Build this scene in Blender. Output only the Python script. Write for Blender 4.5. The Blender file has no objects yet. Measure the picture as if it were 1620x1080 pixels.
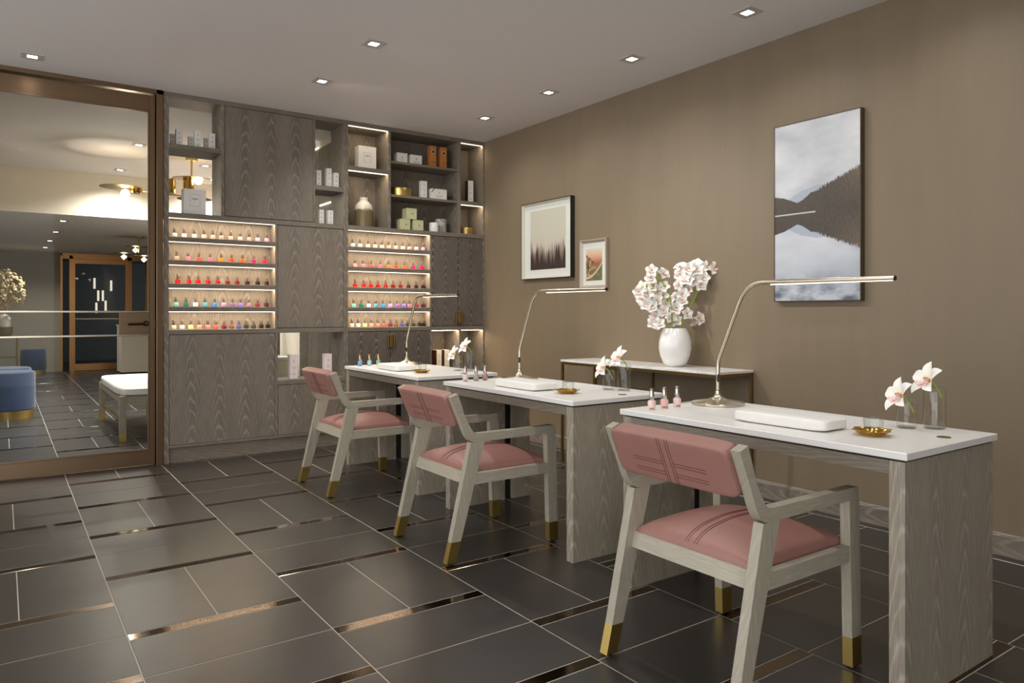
import bpy, bmesh, math, random
from mathutils import Vector, Matrix
random.seed(7)
PI = math.pi
S = bpy.context.scene
COL = S.collection

# ------------------------------------------------------------------ camera, world, lights, exposure
CAM_H = 1.17
cd = bpy.data.cameras.new('camera'); cam = bpy.data.objects.new('camera', cd); COL.objects.link(cam)
cam.location = (0, 0, CAM_H)
cam.rotation_euler = (PI/2, 0, -0.612419)
cd.sensor_width = 36.0; cd.lens = 36.0*1149.08/1620
cd.shift_y = -(540-493.94)/1620
cd.clip_start = 0.05; cd.clip_end = 100
S.camera = cam
S.view_settings.view_transform = 'Standard'; S.view_settings.look = 'None'
S.view_settings.gamma = 1.0; S.view_settings.use_curve_mapping = False
S.view_settings.exposure = 0.0
W = bpy.data.worlds.new('world'); S.world = W; W.use_nodes = True
WORLD_COL = (0.98, 0.99, 1.0); WORLD_STR = 2.45
W.node_tree.nodes['Background'].inputs[0].default_value = (*WORLD_COL, 1)
W.node_tree.nodes['Background'].inputs[1].default_value = WORLD_STR
SPOT_W = 13.0
AISLE_W = 78.0         # each ceiling downlight of the salon
LOBBY_W = 150.0
LED = 38.0              # shelf light strips
WARM = (1.0, 0.985, 0.955)
WARM2 = (1.0, 0.90, 0.76)
CEIL = 2.872
XW = 3.955             # long wall plane
YC = 6.11              # cabinet front / glass door plane

# ------------------------------------------------------------------ materials
def srgb(r, g, b):
    f = lambda c: (c/12.92 if c <= .04045 else ((c+.055)/1.055)**2.4)
    return (f(r/255), f(g/255), f(b/255))

class NT:
    def __init__(s, name):
        s.m = bpy.data.materials.new(name); s.m.use_nodes = True
        s.t = s.m.node_tree; s.n = s.t.nodes; s.p = s.n['Principled BSDF']; s.out = s.n['Material Output']
    def add(s, typ, **kw):
        n = s.n.new(typ)
        for k, v in kw.items(): setattr(n, k, v)
        return n
    def link(s, a, b): s.t.links.new(a, b)
    def val(s, sock, v):
        if hasattr(v, 'is_linked') or hasattr(v, 'links'): s.link(v, sock)
        else: sock.default_value = v
    def math(s, op, a, b=None, c=None, clamp=False):
        n = s.add('ShaderNodeMath', operation=op); n.use_clamp = clamp
        s.val(n.inputs[0], a)
        if b is not None: s.val(n.inputs[1], b)
        if c is not None: s.val(n.inputs[2], c)
        return n.outputs[0]
    def obj(s):
        n = s.add('ShaderNodeTexCoord'); return n.outputs['Object']
    def sep(s, v):
        n = s.add('ShaderNodeSeparateXYZ'); s.link(v, n.inputs[0]); return n.outputs
    def comb(s, x, y, z):
        n = s.add('ShaderNodeCombineXYZ')
        for i, v in enumerate((x, y, z)): s.val(n.inputs[i], v)
        return n.outputs[0]
    def mapping(s, v, scale=(1, 1, 1), loc=(0, 0, 0)):
        n = s.add('ShaderNodeMapping'); s.link(v, n.inputs[0]); n.inputs['Scale'].default_value = scale; n.inputs['Location'].default_value = loc
        return n.outputs[0]
    def noise(s, v, scale, detail=3, rough=.55):
        n = s.add('ShaderNodeTexNoise'); s.link(v, n.inputs['Vector'])
        n.inputs['Scale'].default_value = scale; n.inputs['Detail'].default_value = detail; n.inputs['Roughness'].default_value = rough
        return n.outputs['Fac']
    def ramp(s, f, stops, interp='LINEAR'):
        n = s.add('ShaderNodeValToRGB'); s.link(f, n.inputs[0]); r = n.color_ramp; r.interpolation = interp
        while len(r.elements) < len(stops): r.elements.new(.5)
        for e, (p, c) in zip(r.elements, stops):
            e.position = p; e.color = (*c, 1) if len(c) == 3 else c
        return n.outputs[0]
    def mix(s, f, a, b):
        n = s.add('ShaderNodeMix', data_type='RGBA')
        s.val(n.inputs[0], f)
        for i, v in ((6, a), (7, b)):
            if isinstance(v, tuple): n.inputs[i].default_value = (*v, 1) if len(v) == 3 else v
            else: s.link(v, n.inputs[i])
        return n.outputs[2]
    def bump(s, h, strength, dist=.002):
        n = s.add('ShaderNodeBump'); s.link(h, n.inputs['Height']); n.inputs['Strength'].default_value = strength; n.inputs['Distance'].default_value = dist
        s.link(n.outputs[0], s.p.inputs['Normal'])
    def set(s, **kw):
        for k, v in kw.items():
            i = s.p.inputs[k.replace('_', ' ')]
            if isinstance(v, tuple) and len(v) == 3 and len(i.default_value) == 4: v = (*v, 1)
            s.val(i, v)
        return s

def plain(name, col, rough=.5, metal=0.0, var=.06, scale=30, spec=.5, coat=0.0):
    t = NT(name)
    f = t.noise(t.obj(), scale, 2)
    c = t.mix(f, tuple(x*(1-var) for x in col), tuple(min(1, x*(1+var)) for x in col))
    t.link(c, t.p.inputs['Base Color'])
    t.set(Roughness=rough, Metallic=metal, Specular_IOR_Level=spec, Coat_Weight=coat)
    return t.m

def brushed(name, col, rough, axis=2, stretch=60, var=.14):
    t = NT(name)
    sc = [stretch*6]*3; sc[axis] = 3
    f = t.noise(t.mapping(t.obj(), tuple(sc)), 1, 3)
    c = t.mix(f, tuple(x*(1-var) for x in col), tuple(min(1, x*(1+var)) for x in col))
    t.link(c, t.p.inputs['Base Color'])
    r = t.math('MULTIPLY_ADD', f, .14, rough-.07)
    t.set(Roughness=r, Metallic=1.0)
    return t.m

def wood(name, dark, mid, light, grain='Z', pitch=.205, A=60, N=9, line=.5, fibre=.5, rough=.48, bump=.12):
    t = NT(name)
    x, y, z = t.sep(t.obj())[:3]
    if grain == 'Z': s_, l_ = t.math('ADD', x, y), z
    elif grain == 'Y': s_, l_ = t.math('ADD', x, z), y
    else: s_, l_ = t.math('ADD', y, z), x
    warp = t.noise(t.comb(t.math('MULTIPLY', s_, 5.), t.math('MULTIPLY', l_, 1.3), 0.), 1, 2)
    col_id = t.math('FLOOR', t.math('DIVIDE', t.math('ADD', s_, pitch/2), pitch))
    rnd = t.math('FRACT', t.math('MULTIPLY', t.math('SINE', t.math('MULTIPLY', col_id, 12.9898)), 43758.5))
    sw = t.math('ADD', s_, t.math('MULTIPLY_ADD', warp, .05, -.025))
    d = t.math('PINGPONG', t.math('ADD', sw, pitch*200), pitch/2)
    d2 = t.math('MULTIPLY', d, d)
    f = t.math('ADD', t.math('MULTIPLY_ADD', d2, A, l_), rnd)
    wob = t.noise(t.comb(t.math('MULTIPLY', s_, 40.), t.math('MULTIPLY', l_, 7.), 0.), 1, 2)
    f = t.math('ADD', t.math('MULTIPLY', f, N), t.math('MULTIPLY', wob, .9))
    sn = t.math('MULTIPLY_ADD', t.math('SINE', t.math('MULTIPLY', f, 2*PI)), .5, .5)
    ln = t.math('MULTIPLY', t.math('POWER', sn, 7.), t.math('MULTIPLY_ADD', t.noise(t.comb(t.math('MULTIPLY', s_, 11.), t.math('MULTIPLY', l_, 2.2), 3.), 1, 2), 2.2, -.25, clamp=True))
    fib = t.noise(t.comb(t.math('MULTIPLY', s_, 420.), t.math('MULTIPLY', l_, 9.), t.math('MULTIPLY', z, .0)), 1, 2)
    fb = t.ramp(fib, [(.48, (0, 0, 0)), (.72, (1, 1, 1))])
    blot = t.noise(t.comb(t.math('MULTIPLY', s_, 9.), t.math('MULTIPLY', l_, 1.2), 0.), 1, 2)
    base = t.mix(t.math('MULTIPLY_ADD', blot, 1.6, -.3, clamp=True), dark, mid)
    tot = t.math('ADD', t.math('MULTIPLY', ln, line), t.math('MULTIPLY', fb, fibre), clamp=True)
    c = t.mix(tot, base, light)
    t.link(c, t.p.inputs['Base Color'])
    t.set(Roughness=rough)
    t.bump(tot, bump, .001)
    return t.m

def glassmat(name, tint=(1, 1, 1), base=.05, edge=.55, rough=0.0):
    t = NT(name)
    t.n.remove(t.p)
    tr = t.add('ShaderNodeBsdfTransparent'); tr.inputs[0].default_value = (*tint, 1)
    gl = t.add('ShaderNodeBsdfGlossy'); gl.inputs['Roughness'].default_value = rough
    lw = t.add('ShaderNodeLayerWeight'); lw.inputs[0].default_value = .35
    f = t.math('MULTIPLY_ADD', t.math('POWER', lw.outputs['Facing'], 3.), edge, base, clamp=True)
    mx = t.add('ShaderNodeMixShader'); t.link(f, mx.inputs[0]); t.link(tr.outputs[0], mx.inputs[1]); t.link(gl.outputs[0], mx.inputs[2])
    t.link(mx.outputs[0], t.out.inputs[0])
    return t.m

def emit(name, col, strength):
    t = NT(name)
    t.set(Base_Color=(.8, .8, .8), Emission_Color=col, Emission_Strength=strength)
    return t.m

M = {}
M['oak'] = wood('limed_oak_vertical', srgb(98, 88, 77), srgb(126, 114, 100), srgb(176, 168, 155), 'Z', line=.38, fibre=.30)
M['oak_y'] = wood('limed_oak_along_wall', srgb(94, 85, 75), srgb(122, 111, 98), srgb(178, 170, 156), 'Y', pitch=.16, A=60, N=9, line=.32, fibre=.35)
M['oak_x'] = wood('limed_oak_along_cabinet', srgb(98, 88, 77), srgb(126, 114, 100), srgb(168, 160, 148), 'X', pitch=.3, A=40, N=8, line=.2, fibre=.35)
M['oak_dark'] = wood('limed_oak_dark_doors', srgb(70, 61, 54), srgb(92, 81, 72), srgb(176, 167, 155), 'Z', pitch=.145, A=110, N=13, line=.45, fibre=.26)
M['desk_oak'] = wood('limed_oak_desk', srgb(132, 122, 106), srgb(156, 146, 130), srgb(206, 198, 182), 'Z', pitch=.19, A=80, N=9, line=.36, fibre=.34)
M['desk_oak_y'] = wood('limed_oak_desk_apron', srgb(108, 98, 86), srgb(132, 122, 108), srgb(180, 172, 156), 'Y', pitch=.16, A=60, N=8, line=.22, fibre=.3)
M['chair_wood'] = wood('grey_washed_ash', srgb(150, 142, 125), srgb(168, 160, 142), srgb(206, 199, 182), 'Z', pitch=.05, A=500, N=20, line=.16, fibre=.5, rough=.45)
M['chair_wood_x'] = wood('grey_washed_ash_rail', srgb(150, 142, 125), srgb(168, 160, 142), srgb(206, 199, 182), 'X', pitch=.05, A=500, N=20, line=.16, fibre=.5, rough=.45)
M['chair_wood_y'] = wood('grey_washed_ash_cross', srgb(150, 142, 125), srgb(168, 160, 142), srgb(206, 199, 182), 'Y', pitch=.05, A=500, N=20, line=.16, fibre=.5, rough=.45)

def wallmat():
    t = NT('taupe_wood_wallcovering')
    o = t.obj()
    a = t.noise(t.mapping(o, (1, 3.0, .5)), 2.0, 4, .6)
    b = t.noise(t.mapping(o, (1, 60, 1.5)), 1.0, 3)
    c = t.mix(a, srgb(118, 103, 82), srgb(135, 118, 94))
    c = t.mix(t.math('MULTIPLY', b, .35), c, srgb(110, 98, 84))
    vo = t.add('ShaderNodeTexVoronoi'); t.link(t.mapping(o, (1, 2.4, 1.7)), vo.inputs['Vector']); vo.inputs['Scale'].default_value = 1.6
    k = t.ramp(vo.outputs['Distance'], [(.012, (1, 1, 1)), (.024, (0, 0, 0))])
    c = t.mix(t.math('MULTIPLY', k, .35), c, srgb(70, 60, 52))
    t.link(c, t.p.inputs['Base Color']); t.set(Roughness=.5, Specular_IOR_Level=.4)
    t.bump(b, .06, .002)
    return t.m
M['wall'] = wallmat()
M['ceiling'] = plain('ceiling_paint', srgb(226, 220, 217), .75, var=.015, scale=2)
M['cream_wall'] = plain('cream_paint', srgb(226, 216, 198), .7, var=.02, scale=2)
M['grey_wall'] = plain('grey_paint', srgb(164, 156, 137), .7, var=.02, scale=2)

def tilemat(name, c1, c2, rough):
    t = NT(name)
    o = t.obj()
    ge = t.add('ShaderNodeObjectInfo')
    f = t.noise(o, 3.0, 4)
    r = t.math('MULTIPLY_ADD', ge.outputs['Random'], .5, t.math('MULTIPLY', f, .5))
    t.link(t.mix(r, c1, c2), t.p.inputs['Base Color'])
    t.set(Roughness=t.math('MULTIPLY_ADD', t.noise(o, 9., 3), .08, rough), Specular_IOR_Level=.8)
    return t.m
M['tile'] = tilemat('charcoal_porcelain', srgb(48, 45, 42), srgb(57, 53, 49), .30)
M['strip'] = brushed('polished_bronze_inlay', srgb(104, 89, 74), .10, 0, 40, .03)
M['grout'] = plain('pale_grout', srgb(196, 190, 176), .8)
M['bronze'] = brushed('brushed_bronze', srgb(140, 116, 92), .32, 0)
M['bronze_v'] = brushed('brushed_bronze_upright', srgb(140, 116, 92), .32, 2)
M['bronze_gold'] = brushed('golden_bronze', srgb(196, 150, 104), .34, 2)
M['bronze_dark'] = plain('dark_bronze', srgb(62, 50, 38), .35, 1.0)
M['nickel'] = brushed('satin_nickel', srgb(206, 196, 176), .24, 2, 60, .06)
M['brass'] = plain('brushed_brass', srgb(206, 178, 106), .38, 1.0, .03)
M['brass_shiny'] = plain('polished_brass', srgb(214, 172, 84), .16, 1.0, .04)
M['pull_brass'] = plain('aged_brass', srgb(150, 124, 78), .32, 1.0, .05)
M['black'] = plain('black_plastic', srgb(22, 22, 24), .45)
M['gap'] = plain('gap_shade_and_dark_base', srgb(24, 22, 20), .8)  # near-black: paints the shade in gaps and slots, also colours dark plinths
M['leather'] = None
def leather():
    t = NT('dusty_rose_leather')
    o = t.obj()
    f = t.noise(o, 6., 3)
    t.link(t.mix(f, srgb(150, 106, 97), srgb(160, 116, 106)), t.p.inputs['Base Color'])
    t.set(Roughness=.42, Specular_IOR_Level=.45)
    t.bump(t.noise(o, 500., 2), .05, .0006)
    return t.m
M['leather'] = leather()
M['thread'] = plain('maroon_thread', srgb(98, 46, 46), .7)
M['slab'] = plain('white_solid_surface', srgb(232, 230, 226), .32, var=.01, scale=60)
def marble():
    t = NT('white_marble')
    o = t.obj()
    w = t.noise(o, 5., 6, .65)
    v = t.ramp(w, [(.44, srgb(232, 230, 226)), (.5, srgb(216, 214, 210)), (.56, srgb(234, 232, 228))])
    t.link(v, t.p.inputs['Base Color']); t.set(Roughness=.22)
    return t.m
M['marble'] = marble()
M['pad'] = plain('white_vinyl', srgb(238, 236, 230), .42, var=.01)
M['ceramic'] = plain('white_glazed_ceramic', srgb(236, 234, 230), .18, var=.01)
M['glass'] = glassmat('clear_glass', (.945, .95, .938), .055, .75)
M['pane'] = glassmat('door_glass', (.97, .975, .96), .007, .22)
M['white_trim'] = plain('white_metal_trim', srgb(190, 184, 178), .5)
M['card_white'] = plain('white_card', srgb(232, 228, 220), .55, var=.01)
M['card_pink'] = plain('blush_card', srgb(238, 222, 218), .55, var=.01)
M['card_cream'] = plain('cream_card', srgb(232, 222, 200), .55, var=.01)
M['card_brown'] = plain('maroon_card', srgb(92, 44, 38), .5)
M['card_dark'] = plain('dark_brown_card', srgb(62, 48, 42), .5)
M['card_orange'] = plain('amber_card', srgb(190, 122, 62), .45)
M['card_green'] = plain('sage_card', srgb(196, 194, 150), .55, var=.02)
M['ink'] = plain('grey_print', srgb(120, 114, 108), .6)
M['ink_dark'] = plain('dark_print', srgb(52, 44, 40), .6)
M['lamp_lens'] = emit('downlight_lens', (1.0, .94, .84), 14.0)
M['led'] = emit('led_strip_light', (1.0, .81, .58), LED)
M['led_lip'] = emit('led_diffuser_lip', (1.0, .87, .66), 1.05)
M['led_dim'] = emit('alcove_light_strip', (1.0, .90, .76), 4.0)
M['lamp_led'] = emit('task_lamp_diffuser', (1.0, .93, .80), 1.6)
M['bulb'] = emit('globe_bulb', (1.0, .84, .60), 30.0)
M['stem'] = plain('green_stem', srgb(150, 176, 62), .5)
M['petal'] = None
def petal():
    t = NT('orchid_petal')
    o = t.obj()
    ln = t.add('ShaderNodeVectorMath', operation='LENGTH'); t.link(o, ln.inputs[0])
    f = t.ramp(t.math('MULTIPLY', ln.outputs['Value'], 12.), [(.04, srgb(236, 190, 186)), (.12, srgb(246, 236, 228)), (.4, srgb(246, 243, 236))])
    t.link(f, t.p.inputs['Base Color'])
    t.set(Roughness=.5, Subsurface_Weight=.15, Subsurface_Radius=(.01, .008, .006), Subsurface_Scale=.3)
    return t.m
M['petal'] = petal()
def lip():
    t = NT('orchid_lip')
    o = t.obj()
    n = t.noise(o, 260., 2)
    f = t.ramp(n, [(.50, srgb(246, 234, 224)), (.60, srgb(214, 110, 124))])
    t.link(f, t.p.inputs['Base Color']); t.set(Roughness=.5)
    return t.m
M['lip'] = lip()
M['lip_pink'] = plain('orchid_lip_edge', srgb(214, 104, 122), .5)
M['column'] = plain('orchid_column', srgb(214, 150, 70), .5)

# ------------------------------------------------------------------ mesh helpers
class MB:
    def __init__(s): s.v = []; s.f = []
    def add(s, vs, fs):
        b = len(s.v); s.v += [tuple(v) for v in vs]; s.f += [tuple(i+b for i in f) for f in fs]
        return s
    def box(s, x0, x1, y0, y1, z0, z1, c=0.0):
        if c <= 0:
            vs = [(x, y, z) for z in (z0, z1) for y in (y0, y1) for x in (x0, x1)]
            return s.add(vs, [(0, 2, 3, 1), (4, 5, 7, 6), (0, 1, 5, 4), (2, 6, 7, 3), (0, 4, 6, 2), (1, 3, 7, 5)])
        bm = bmesh.new(); bmesh.ops.create_cube(bm, size=1)
        for v in bm.verts: v.co = Vector(((x0+x1)/2+v.co.x*(x1-x0), (y0+y1)/2+v.co.y*(y1-y0), (z0+z1)/2+v.co.z*(z1-z0)))
        bmesh.ops.bevel(bm, geom=list(bm.edges), offset=c, segments=1, affect='EDGES', profile=.5)
        s.bm(bm); bm.free(); return s
    def bm(s, bm):
        bm.verts.index_update()
        return s.add([v.co for v in bm.verts], [[v.index for v in f.verts] for f in bm.faces])
    def prism(s, poly, axis, a0, a1):
        # poly: 2-D outline; axis 'y' -> (x,z), 'x' -> (y,z), 'z' -> (x,y)
        def P(p, a): return {'y': (p[0], a, p[1]), 'x': (a, p[0], p[1]), 'z': (p[0], p[1], a)}[axis]
        n = len(poly)
        vs = [P(p, a0) for p in poly]+[P(p, a1) for p in poly]
        fs = [tuple(range(n))[::-1], tuple(range(n, 2*n))]+[(i, (i+1) % n, n+(i+1) % n, n+i) for i in range(n)]
        return s.add(vs, fs)
    def lathe(s, prof, n=24, c=(0, 0, 0), sq=None, mod=None):
        vs = []; fs = []
        for r, z in prof:
            for k in range(n):
                a = 2*PI*k/n; q = 1
                if sq: q = 1/((abs(math.cos(a))**sq+abs(math.sin(a))**sq)**(1/sq))
                if mod: q *= mod(a, r)
                vs.append((c[0]+r*q*math.cos(a), c[1]+r*q*math.sin(a), c[2]+z))
        m = len(prof)
        for j in range(m-1):
            for k in range(n): fs.append((j*n+k, j*n+(k+1) % n, (j+1)*n+(k+1) % n, (j+1)*n+k))
        if prof[0][0] > 0: fs.append(tuple(range(n))[::-1])
        if prof[-1][0] > 0: fs.append(tuple((m-1)*n+k for k in range(n)))
        return s.add(vs, fs)
    def tube(s, pts, r, n=10, cap=True):
        pts = [Vector(p) for p in pts]; m = len(pts)
        rs = r if isinstance(r, (list, tuple)) else [r]*m
        t0 = (pts[1]-pts[0]).normalized()
        up = Vector((0, 0, 1)) if abs(t0.z) < .9 else Vector((1, 0, 0))
        u = t0.cross(up).normalized()
        vs = []; fs = []
        for i, p in enumerate(pts):
            t = (pts[min(i+1, m-1)]-pts[max(i-1, 0)]).normalized()
            u = (u-t*u.dot(t)).normalized(); w = t.cross(u)
            for k in range(n):
                a = 2*PI*k/n; vs.append(p+(u*math.cos(a)+w*math.sin(a))*rs[i])
        for j in range(m-1):
            for k in range(n): fs.append((j*n+k, j*n+(k+1) % n, (j+1)*n+(k+1) % n, (j+1)*n+k))
        if cap: fs += [tuple(range(n))[::-1], tuple((m-1)*n+k for k in range(n))]
        return s.add(vs, fs)
    def pillow(s, c, h, n=10, p=6, axes=None, fn=None):
        bm = bmesh.new(); bmesh.ops.create_cube(bm, size=2)
        bmesh.ops.subdivide_edges(bm, edges=list(bm.edges), cuts=n, use_grid_fill=True)
        A = axes or (Vector((1, 0, 0)), Vector((0, 1, 0)), Vector((0, 0, 1)))
        for v in bm.verts:
            q = v.co.copy()
            q = Vector([math.copysign(math.sin(abs(t)*PI/2)**.8, t) for t in q])
            L = (abs(q.x)**p+abs(q.y)**p+abs(q.z)**p)**(1/p)
            q = q/max(L, 1e-6)
            if fn: q = fn(q)
            v.co = Vector(c)+A[0]*q.x*h[0]+A[1]*q.y*h[1]+A[2]*q.z*h[2]
        s.bm(bm); bm.free(); return s
    def mesh(s, name, mat, smooth=True, angle=38):
        me = bpy.data.meshes.new(name); me.from_pydata(s.v, [], s.f); me.update()
        if smooth:
            me.polygons.foreach_set('use_smooth', [True]*len(me.polygons))
            me.set_sharp_from_angle(angle=math.radians(angle))
        if mat: me.materials.append(mat)
        return me
    def build(s, name, mat, parent=None, **kw):
        o = bpy.data.objects.new(name, s.mesh(name, mat, **kw)); COL.objects.link(o)
        if parent: o.parent = parent
        return o

def tag(o, label=None, cat=None, group=None, kind=None):
    if label: o['label'] = label
    if cat: o['category'] = cat
    if group: o['group'] = group
    if kind: o['kind'] = kind
    return o
def thing(name, label, cat, loc=(0, 0, 0), rot=(0, 0, 0), group=None):
    o = bpy.data.objects.new(name, None); o.empty_display_size = .1; COL.objects.link(o)
    o.location = loc; o.rotation_euler = rot
    return tag(o, label, cat, group)
def B(name, mat, parent, *b, c=0.0015, **kw):
    return MB().box(*b, c=c).build(name, M[mat] if isinstance(mat, str) else mat, parent, smooth=False, **kw)
def copy_tree(o, parent=None):
    c = o.copy(); COL.objects.link(c)
    if parent: c.parent = parent
    for ch in list(o.children): copy_tree(ch, c)
    return c
def struct(o): o['kind'] = 'structure'; return o

# ------------------------------------------------------------------ setting: floor
NEAR_Y, LEFT_X = -1.6, -3.2
LOB_Y0, LOB_Y1, SOFFIT_Y = 6.42, 16.9, 10.25
LOW_Z = 2.345
floor = struct(B('floor', 'grout', None, LEFT_X, XW+.1, NEAR_Y, 6.16, -.08, -.0012, c=0))
floor2 = struct(B('floor', 'grout', None, -2.6, 2.72, 6.16, LOB_Y1, -.08, -.0012, c=0))
_tile_cache = {}
def tile(parent, name, mat, x0, x1, y0, y1):
    w, d = round(x1-x0, 4), round(y1-y0, 4); k = (name, w, d)
    if k not in _tile_cache:
        mb = MB(); e = .0012; g = .0021
        a, b = w/2-g, d/2-g
        vs = [(-a, -b, -.006), (a, -b, -.006), (a, b, -.006), (-a, b, -.006),
              (-a, -b, -e), (a, -b, -e), (a, b, -e), (-a, b, -e),
              (-a+e, -b+e, 0), (a-e, -b+e, 0), (a-e, b-e, 0), (-a+e, b-e, 0)]
        fs = [(8, 9, 10, 11)]
        for lo in (0, 4):
            for i in range(4): fs.append((lo+i, lo+(i+1) % 4, lo+4+(i+1) % 4, lo+4+i))
        mb.add(vs, fs); _tile_cache[k] = mb.mesh(name, M[mat], smooth=False)
    o = bpy.data.objects.new(name, _tile_cache[k]); COL.objects.link(o); o.parent = parent
    o.location = ((x0+x1)/2, (y0+y1)/2, 0)
EDGE = [-.263+.6335*i for i in range(-5, 8)]        # column joints along the room
EDGE[5:12] = [-.263, .371, 1.003, 1.643, 2.274, 2.908, 3.545]
PER = 1.413
def lay(parent, ylo, yhi, xlo, xhi, ncap):
    n = 0
    for ci in range(len(EDGE)-1):
        xa, xb = EDGE[ci], EDGE[ci+1]
        xa2, xb2 = max(xa, xlo), min(xb, xhi)
        if xb2-xa2 < .03: continue
        j0 = 2.952-.372*(ci-5)                       # thin joint of this column
        k0 = math.floor((ylo-j0)/PER)-1
        for k in range(k0, k0+12):
            y = j0+k*PER
            xm = (xa+xb)/2
            segs = [('tile', xa, xb, y, y+.322), ('inlay_strip', xa, xb, y+.322, y+.380),
                    ('tile', xa, xm, y+.380, y+1.020), ('tile', xm, xb, y+.380, y+1.020),
                    ('inlay_strip', xa, xb, y+1.020, y+1.076), ('tile', xa, xb, y+1.076, y+PER)]
            for nm, a, b, c, d in segs:
                a, b, c, d = max(a, xlo), min(b, xhi), max(c, ylo), min(d, yhi)
                if b-a < .02 or d-c < .015: continue
                tile(parent, nm, 'strip' if nm == 'inlay_strip' else 'tile', a, b, c, d)
                n += 1
    return n
lay(floor, .2, 6.13, -1.53, 3.865, 0)
for a, b in ((.2, 1.2), (1.2, 2.6), (2.6, 4.0), (4.0, 5.4), (5.4, 6.1)): tile(floor, 'tile', 'tile', 3.868, XW, a, b)
# plain floor further off, behind the camera and beyond the tiled field that can be seen
lay(floor2, 6.19, LOB_Y1, -.263, 2.274, 0)
B('floor_field', 'tile', floor, LEFT_X, -1.535, NEAR_Y, 6.13, -.02, 0, c=0)
B('floor_field', 'tile', floor, -1.532, XW, NEAR_Y, .197, -.02, 0, c=0)
B('floor_field', 'tile', floor2, -2.6, -.266, 6.19, LOB_Y1, -.02, 0, c=0)
B('floor_field', 'tile', floor2, 2.277, 2.6, 6.19, LOB_Y1, -.02, 0, c=0)
B('threshold', 'bronze', floor, -.2, 1.018, 6.132, 6.188, -.02, .0005, c=0)

# walls and ceilings
ceiling = struct(B('ceiling', 'ceiling', None, LEFT_X, XW+.1, NEAR_Y, 6.16, CEIL, CEIL+.12, c=0))
ceiling2 = struct(B('ceiling', 'ceiling', None, -2.6, 2.72, 6.16, SOFFIT_Y, CEIL, CEIL+.12, c=0))
soff = struct(MB().box(-2.6, 2.72, SOFFIT_Y, LOB_Y1+.1, LOW_Z, CEIL+.12).build('ceiling', M['ceiling'], None, smooth=False))
B('soffit_face', 'cream_wall', soff, -2.6, 2.72, SOFFIT_Y-.012, SOFFIT_Y, LOW_Z, CEIL, c=0)
wr = struct(B('wall_right', 'wall', None, XW, XW+.12, NEAR_Y, 6.16, 0, CEIL, c=0))
struct(B('wall_near_light_block', 'wall', None, .7, XW+.12, -1.72, -1.6, 0, CEIL, c=0))  # unseen wall, added to block ambient light from behind the camera
wb = struct(B('wall_back', 'wall', None, LEFT_X, -.24, 6.11, 6.23, 0, CEIL, c=0))
bb = struct(MB().prism([(XW, 0), (XW-.016, 0), (XW-.016, .092), (XW-.013, .096), (XW-.013, .100), (XW-.008, .106), (XW, .108)], 'y', NEAR_Y, 6.11).build('baseboard_right', M['oak_y'], None, smooth=False))
wf = struct(MB().box(-2.6, .95, LOB_Y1, LOB_Y1+.12, 0, LOW_Z).box(2.51, 2.72, LOB_Y1, LOB_Y1+.12, 0, LOW_Z).build('wall_far', M['grey_wall'], None, smooth=False))
struct(B('wall_lobby_left', 'cream_wall', None, -2.72, -2.6, 6.23, LOB_Y1, 0, CEIL, c=0))
wl = struct(B('wall_lobby_right', 'cream_wall', None, 2.6, 2.72, 6.45, LOB_Y1, 0, CEIL, c=0))
struct(MB().box(-2.6, .95, LOB_Y1-.014, LOB_Y1, 0, .11).box(2.51, 2.6, LOB_Y1-.014, LOB_Y1, 0, .11).build('baseboard_far', M['grey_wall'], None, smooth=False))
# wood cladding on the lobby's right wall, seen through the open niches
for a, b in ((6.46, 6.74), (6.74, 7.02), (7.02, 7.34)):
    B('wall_panel', 'oak', wl, 2.585, 2.6, a+.002, b-.002, 0.02, 2.80, c=.002)
B('wall_panel', 'oak_dark', wl, 2.585, 2.6, 7.345, 7.6, 0.02, 2.80, c=.002)
for a, b, z in ((7.03, 7.16, 2.80), (6.70, 6.98, 2.22), (6.74, 7.02, 1.04)):
    B('light_cove', 'led_dim', wl, 2.575, 2.585, a, b, z, z+.012, c=0)

# glass entrance door (structure)
door = struct(MB().box(.968, 1.016, 6.10, 6.20, 0, 2.872, c=.002).box(-.24, 1.016, 6.10, 6.20, 2.838, 2.872, c=.002).box(-.24, -.20, 6.10, 6.20, 0, 2.838, c=.002).build('door_1', M['bronze_v'], None, smooth=False))
B('door_stile', 'bronze_v', door, .922, .962, 6.125, 6.175, .010, 2.826, c=.002)
B('door_stile', 'bronze_v', door, -.194, -.15, 6.125, 6.175, .010, 2.826, c=.002)
B('top_rail', 'bronze', door, -.15, .922, 6.125, 6.175, 2.712, 2.826, c=.002)
B('bottom_rail', 'bronze', door, -.15, .922, 6.125, 6.175, .010, .118, c=.002)
MB().box(-.15, .922, 6.119, 6.127, 2.694, 2.712, c=.001).box(-.15, .922, 6.119, 6.127, .118, .132, c=.001).box(.910, .922, 6.119, 6.127, .132, 2.694, c=.001).build('glazing_bead', M['bronze_v'], door, smooth=False)
B('glass_pane', 'pane', door, -.15, .922, 6.145, 6.155, .118, 2.712, c=0)
for z in (1.175, .998):
    B('push_rail', 'nickel', door, -.15, .922, 6.108, 6.128, z-.007, z+.007, c=.002)
lp = B('lock_plate', 'bronze', door, .718, .920, 6.116, 6.144, 1.005, 1.168, c=.001)
MB().tube([(.895, 6.116, 1.083), (.895, 6.085, 1.083), (.885, 6.075, 1.083), (.77, 6.073, 1.080)], .008, 8).lathe([(.0, 0), (.02, 0)], 16, (0, 0, 0)).build('lever_handle', M['bronze_dark'], lp)
MB().tube([(.895, 6.117, 1.085), (.895, 6.106, 1.085)], .022, 16).build('rose', M['bronze_dark'], lp)
B('strike', 'bronze_dark', door, .960, .970, 6.118, 6.128, 1.05, 1.11, c=0)
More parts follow.
